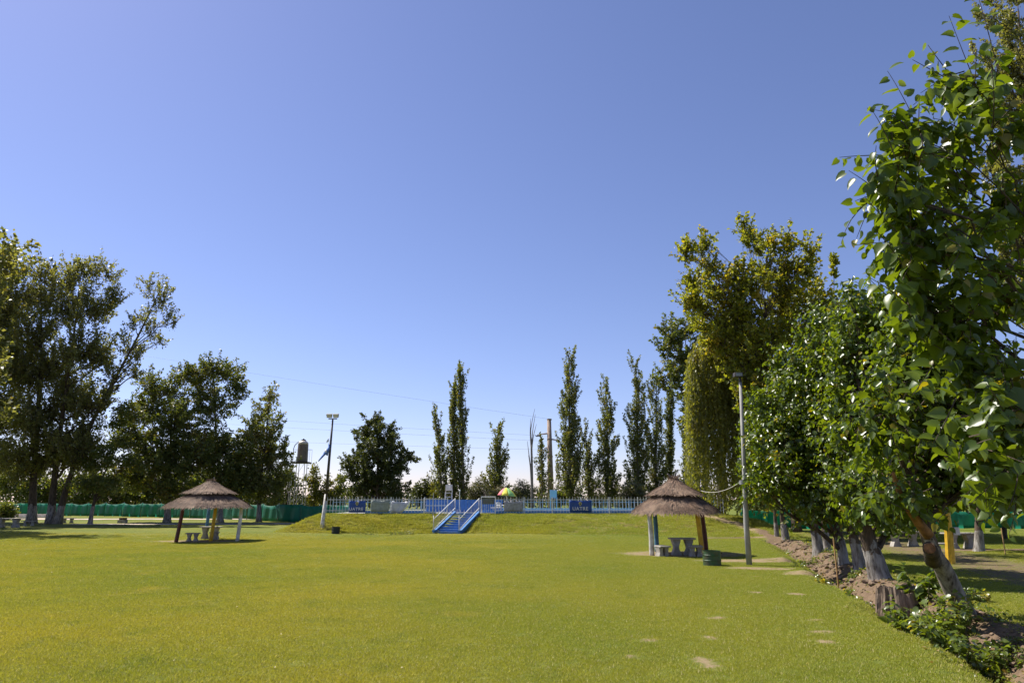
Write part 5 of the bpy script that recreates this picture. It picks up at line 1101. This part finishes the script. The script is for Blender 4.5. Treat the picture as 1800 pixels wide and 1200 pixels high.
# ------------------------------------------------------------------ right foreground: stump, weeds, stakes, posts
g = G(1578, 1062); b = on(g.x, g.y); root = thing("tree_stump", "old split grey tree stump at the edge of the lawn", "stump", b)
k_ = 56; V = []; F = []
rad_ = lambda a, t: (.43 * (1.18 - .22 * t + .10 * math.exp(-t * 5)) * (1 + .07 * math.sin(3 * a + 1) + .055 * math.sin(9 * a + .6 * t) + .06 * math.sin(19 * a + 1.2 * t)))
for j in range(8):
    t = j / 7
    for i in range(k_):
        a = 2 * math.pi * i / k_; r_ = rad_(a, t) * (1 + rng.normal(0, .015)); V.append((b.x + r_ * math.cos(a), b.y + r_ * math.sin(a) * .85, b.z - .12 + t * (.86 + (.09 * math.sin(2 * a + .5) + rng.normal(0, .025) if j == 7 else 0))))
F = [(j * k_ + i, j * k_ + (i + 1) % k_, (j + 1) * k_ + (i + 1) % k_, (j + 1) * k_ + i) for j in range(7) for i in range(k_)]
m = MB(); m.add(V, F); MAT['stump'] = mat_bark("stump_wood", (0.30, 0.225, 0.165), (0.10, 0.072, 0.052)); m.build("bark_wall", 'stump', root, smooth=False)
top = [V[7 * k_ + i] for i in range(k_)]; inner = [(b.x + (p[0] - b.x) * .5, b.y + (p[1] - b.y) * .5, p[2] - .06 + rng.normal(0, .02)) for p in top]; m = MB(); m.add([(p[0] * .99 + b.x * .01, p[1] * .99 + b.y * .01, p[2] - .01) for p in top] + inner + [(b.x, b.y, b.z + .62)], [(i, (i + 1) % k_, k_ + (i + 1) % k_, k_ + i) for i in range(k_)] + [(k_ + i, k_ + (i + 1) % k_, 2 * k_) for i in range(k_)]); m.build("sawn_top", 'stump', root)

def weed(name, label, px, py, height, n_stem, spread, leaf, single=0, tall_lean=(0, 0), mat='weed', tmpl=LEAF_HEART, nl=9, group=None, z=None):
    g = G(px, py); b = on(g.x, g.y); root = thing(name, label, "plant", b, group); LP, LA, LN, LS = [], [], [], []; st = MB()
    for i in range(n_stem):
        a = rng.uniform(0, 6.28); o = np.array(b) + np.array([math.cos(a), math.sin(a), 0]) * spread * .45 * math.sqrt(rng.random()); d = np.array([math.cos(a) * rng.uniform(.1, .8), math.sin(a) * rng.uniform(.1, .8), 1.0]) + np.array([tall_lean[0], tall_lean[1], 0]) * rng.random(); d = unit(d); l = height * rng.uniform(.5, 1.1)
        o[2] = gz(o[0], o[1]) - .02; c = bez(o, o + UP * l * .6, o + d * l, nl); st.tube(c[::2], np.linspace(.010, .003, len(c[::2])), 4, caps=False)
        th = rng.uniform(0, 6.28, nl); ax = np.stack([np.cos(th), np.sin(th), rng.uniform(-.6, .35, nl)], -1)
        LP.append(c + unit(ax) * .03); LA.append(ax); LN.append(UP + rng.normal(0, .45, (nl, 3))); LS.append(leaf * rng.lognormal(0, .3, nl))
    tag(st.build("stems", 'twig', root), kind="stuff")
    LP, LA, LN, LS = map(np.concatenate, (LP, LA, LN, LS))
    if single:
        o = np.argsort(-LS); leaf_objects(LP[o[:single]], LA[o[:single]], LN[o[:single]], LS[o[:single]], tmpl, mat, root); o = o[single:]; LP, LA, LN, LS = LP[o], LA[o], LN[o], LS[o]
    if len(LP): leaves_mesh("foliage", LP, LA, LN, LS, tmpl, mat, root)
    return root
WG = "weeds along the ditch"
weed("mulberry_sapling", "tall large-leaved shoot growing beside the stump and leaning trunk", 1618, 1064, 1.05, 12, .5, .17, 60, (-.1, 0), 'mulberry')
weed("leafy_weed", "big bushy weed patch in front of the leaning mulberry trunk", 1642, 1098, .80, 110, 1.35, .105, 200, (-.2, -.3), 'weed')
weed("leafy_weed", "bushy weed patch below the leaning trunk, right of the first patch", 1676, 1128, .55, 90, 1.25, .095, 150, (0, -.3), 'weed')
weed("leafy_weed", "low yellow-green weeds at the foot of the stump", 1576, 1078, .22, 26, .6, .06, 0, (0, 0), 'weed')
weed("leafy_weed", "small bright weed on the right of the leaning trunk's middle", 1716, 1058, .35, 14, .5, .08, 0, (0, 0), 'weed')
weed("leafy_weed", "weed clump on bare soil right of the leaning trunk foot", 1752, 1138, .24, 40, .9, .055, 0, (0, 0), 'weed')
weed("leafy_weed", "scattered weeds in the bottom right corner", 1778, 1178, .22, 46, 1.0, .05, 0, (0, 0), 'weed')
weed("leafy_weed", "weeds at the right picture edge on the soil bank", 1790, 1130, .22, 26, .7, .05, 0, (0, 0), 'weed')
weed("leafy_weed", "bright weed clump round the wooden stake at the lawn edge", 1466, 1018, .34, 34, 1.0, .085, 0, (0, 0), 'weed')
weed("leafy_weed", "small weed at the lawn edge left of the stake", 1413, 992, .22, 14, .7, .07, 0, (0, 0), 'weed')
weed("leafy_weed", "small weeds at the lawn edge left of the stump", 1512, 1046, .20, 24, .7, .06, 0, (0, 0), 'weed')
weed("leafy_weed", "weed on soil between the row trunks", 1500, 1006, .25, 16, .6, .07, 0, (0, 0), 'weed')
weed("leafy_weed", "low shoots at the foot of the stout twin mulberry", 1418, 975, .4, 16, .9, .09, 0, (0, 0), 'weed')
weed("grass_tuft", "taller green tufts at the foot of the bank right of the black bin", 702, 937.5, .30, 46, 1.6, .14, 0, (0, 0), 'weed', LEAF_NARROW, 5)
weed("grass_tuft", "single dark tuft at the foot of the bank left of the stairs", 724, 937.5, .36, 12, .4, .14, 0, (0, 0), 'weed', LEAF_NARROW, 5)
weed("grass_tuft", "thin tufts at the foot of the bank near the black bin", 640, 938, .16, 30, 1.8, .12, 0, (0, 0), 'weed', LEAF_NARROW, 4)
# leaf litter and seedlings in the ditch
n = 2600; yy_ = 10.5 + 34 * rng.random(n) ** 1.4; xx_ = row_x(yy_) + rng.normal(-.35, .6, n); pl_ = np.stack([xx_, yy_, ground_z(xx_, yy_) + .02], -1)
ll_ = leaves_mesh("leaf_litter", pl_, rng.normal(size=(n, 3)) * np.array([1, 1, .3]), UP + rng.normal(0, .4, (n, 3)), rng.uniform(.04, .11, n), LEAF_MID, 'weed', None)
ll_.data.materials[0] = mat_leaf("litter_leaf", (0.16, 0.11, 0.05), (0.30, 0.22, 0.09), (0.10, 0.13, 0.03), .25, .2, .6); tag(ll_, "fallen leaves littering the ditch soil under the mulberry row", "leaves", None, "stuff")
n = 1500; k0 = 150; cy_ = 10.5 + 34 * rng.random(k0) ** 1.3; cx_ = row_x(cy_) + rng.choice([-1.25, -.9, .1, .5], k0) + rng.normal(0, .2, k0); id_ = rng.integers(0, k0, n)
xx_ = cx_[id_] + rng.normal(0, .10, n); yy_ = cy_[id_] + rng.normal(0, .10, n); pl_ = np.stack([xx_, yy_, ground_z(xx_, yy_) + rng.uniform(.0, .16, n)], -1)
tag(leaves_mesh("ditch_seedlings", pl_, rng.normal(size=(n, 3)) + UP * .4, UP + rng.normal(0, .6, (n, 3)), rng.uniform(.05, .11, n), LEAF_MID, 'weed', None), "small green seedlings sprouting along the ditch soil", "plants", None, "stuff")
# clods of earth in the ditch
lum = bpy.data.meshes.new("earth_clod"); vv_ = unit(rng.normal(size=(18, 3)))
import bmesh
bm = bmesh.new(); bmesh.ops.create_icosphere(bm, subdivisions=2, radius=1)
for v in bm.verts: v.co *= 1 + rng.normal(0, .13); v.co.z *= .6
bm.to_mesh(lum); bm.free(); lum.materials.append(MAT['soil_lump'])
root = thing("earth_clods", "lumpy dug earth clods along the ditch under the mulberry row", "earth", on(row_x(25) - .6, 25))
for i in range(190):
    y = rng.uniform(10.5, 44); x = row_x(y) + rng.normal(-.45, .38); s = rng.uniform(.03, .13)
    if soil_mask(x, y) < .45: continue
    o = bpy.data.objects.new("clod", lum); COL.objects.link(o); o.parent = root
    o.location = Vector((x, y, gz(x, y) + s * .15)) - root.location; o.rotation_euler = (rng.uniform(-.4, .4), rng.uniform(-.4, .4), rng.uniform(0, 6.28)); o.scale = (s * rng.uniform(.8, 1.6), s * rng.uniform(.8, 1.4), s)
# stakes and the yellow post
def stake(label, px, py, topy, Yo=0):
    g = G(px, py); b = on(g.x, g.y); t = P(px + rng.uniform(-2, 2), topy, g.y); root = thing("wooden_stake", label, "stake", b, "thin wooden stakes"); m = MB(); m.box(((b.x + t.x) / 2, b.y, (b.z - .2 + t.z) / 2), (.04, .03, t.z - b.z + .2)); m.build("shaft", 'stake', root); m = MB(); m.prism([(-.02, 0), (.02, 0), (.005, .06), (-.01, .07)], (b.x / 2 + t.x / 2, b.y, t.z), (1, 0, 0), (0, 0, 1), (0, 1, 0), .03); m.build("split_tip", 'stake', root)
stake("thin wooden stake at the lawn edge beside the row", 1468, 1008, 949); stake("thin wooden stake in the sunny park grass at right", 1764, 973, 930); stake("thin wooden stake close behind the leaning trunk", 1655, 1000, 962)
g = G(1670, 990); b = on(g.x, g.y); root = thing("yellow_post", "leaning bright yellow timber post with a white box behind the leaning mulberry", "post", b); t = P(1660, 880, g.y)
m = MB(); m.tube(trunk_curve([b - Vector((0, 0, .2)), (b + t) / 2 + Vector((.05, 0, 0)), t], 7), np.linspace(.17, .14, 7), 9, wob=.04); m.build("timber", 'yellow_post', root)
c = P(1680, 933, g.y - .1); m = MB(); m.box(c, (.26, .12, .30)); m.build("meter_box", 'white_worn', root, bevel=.01)
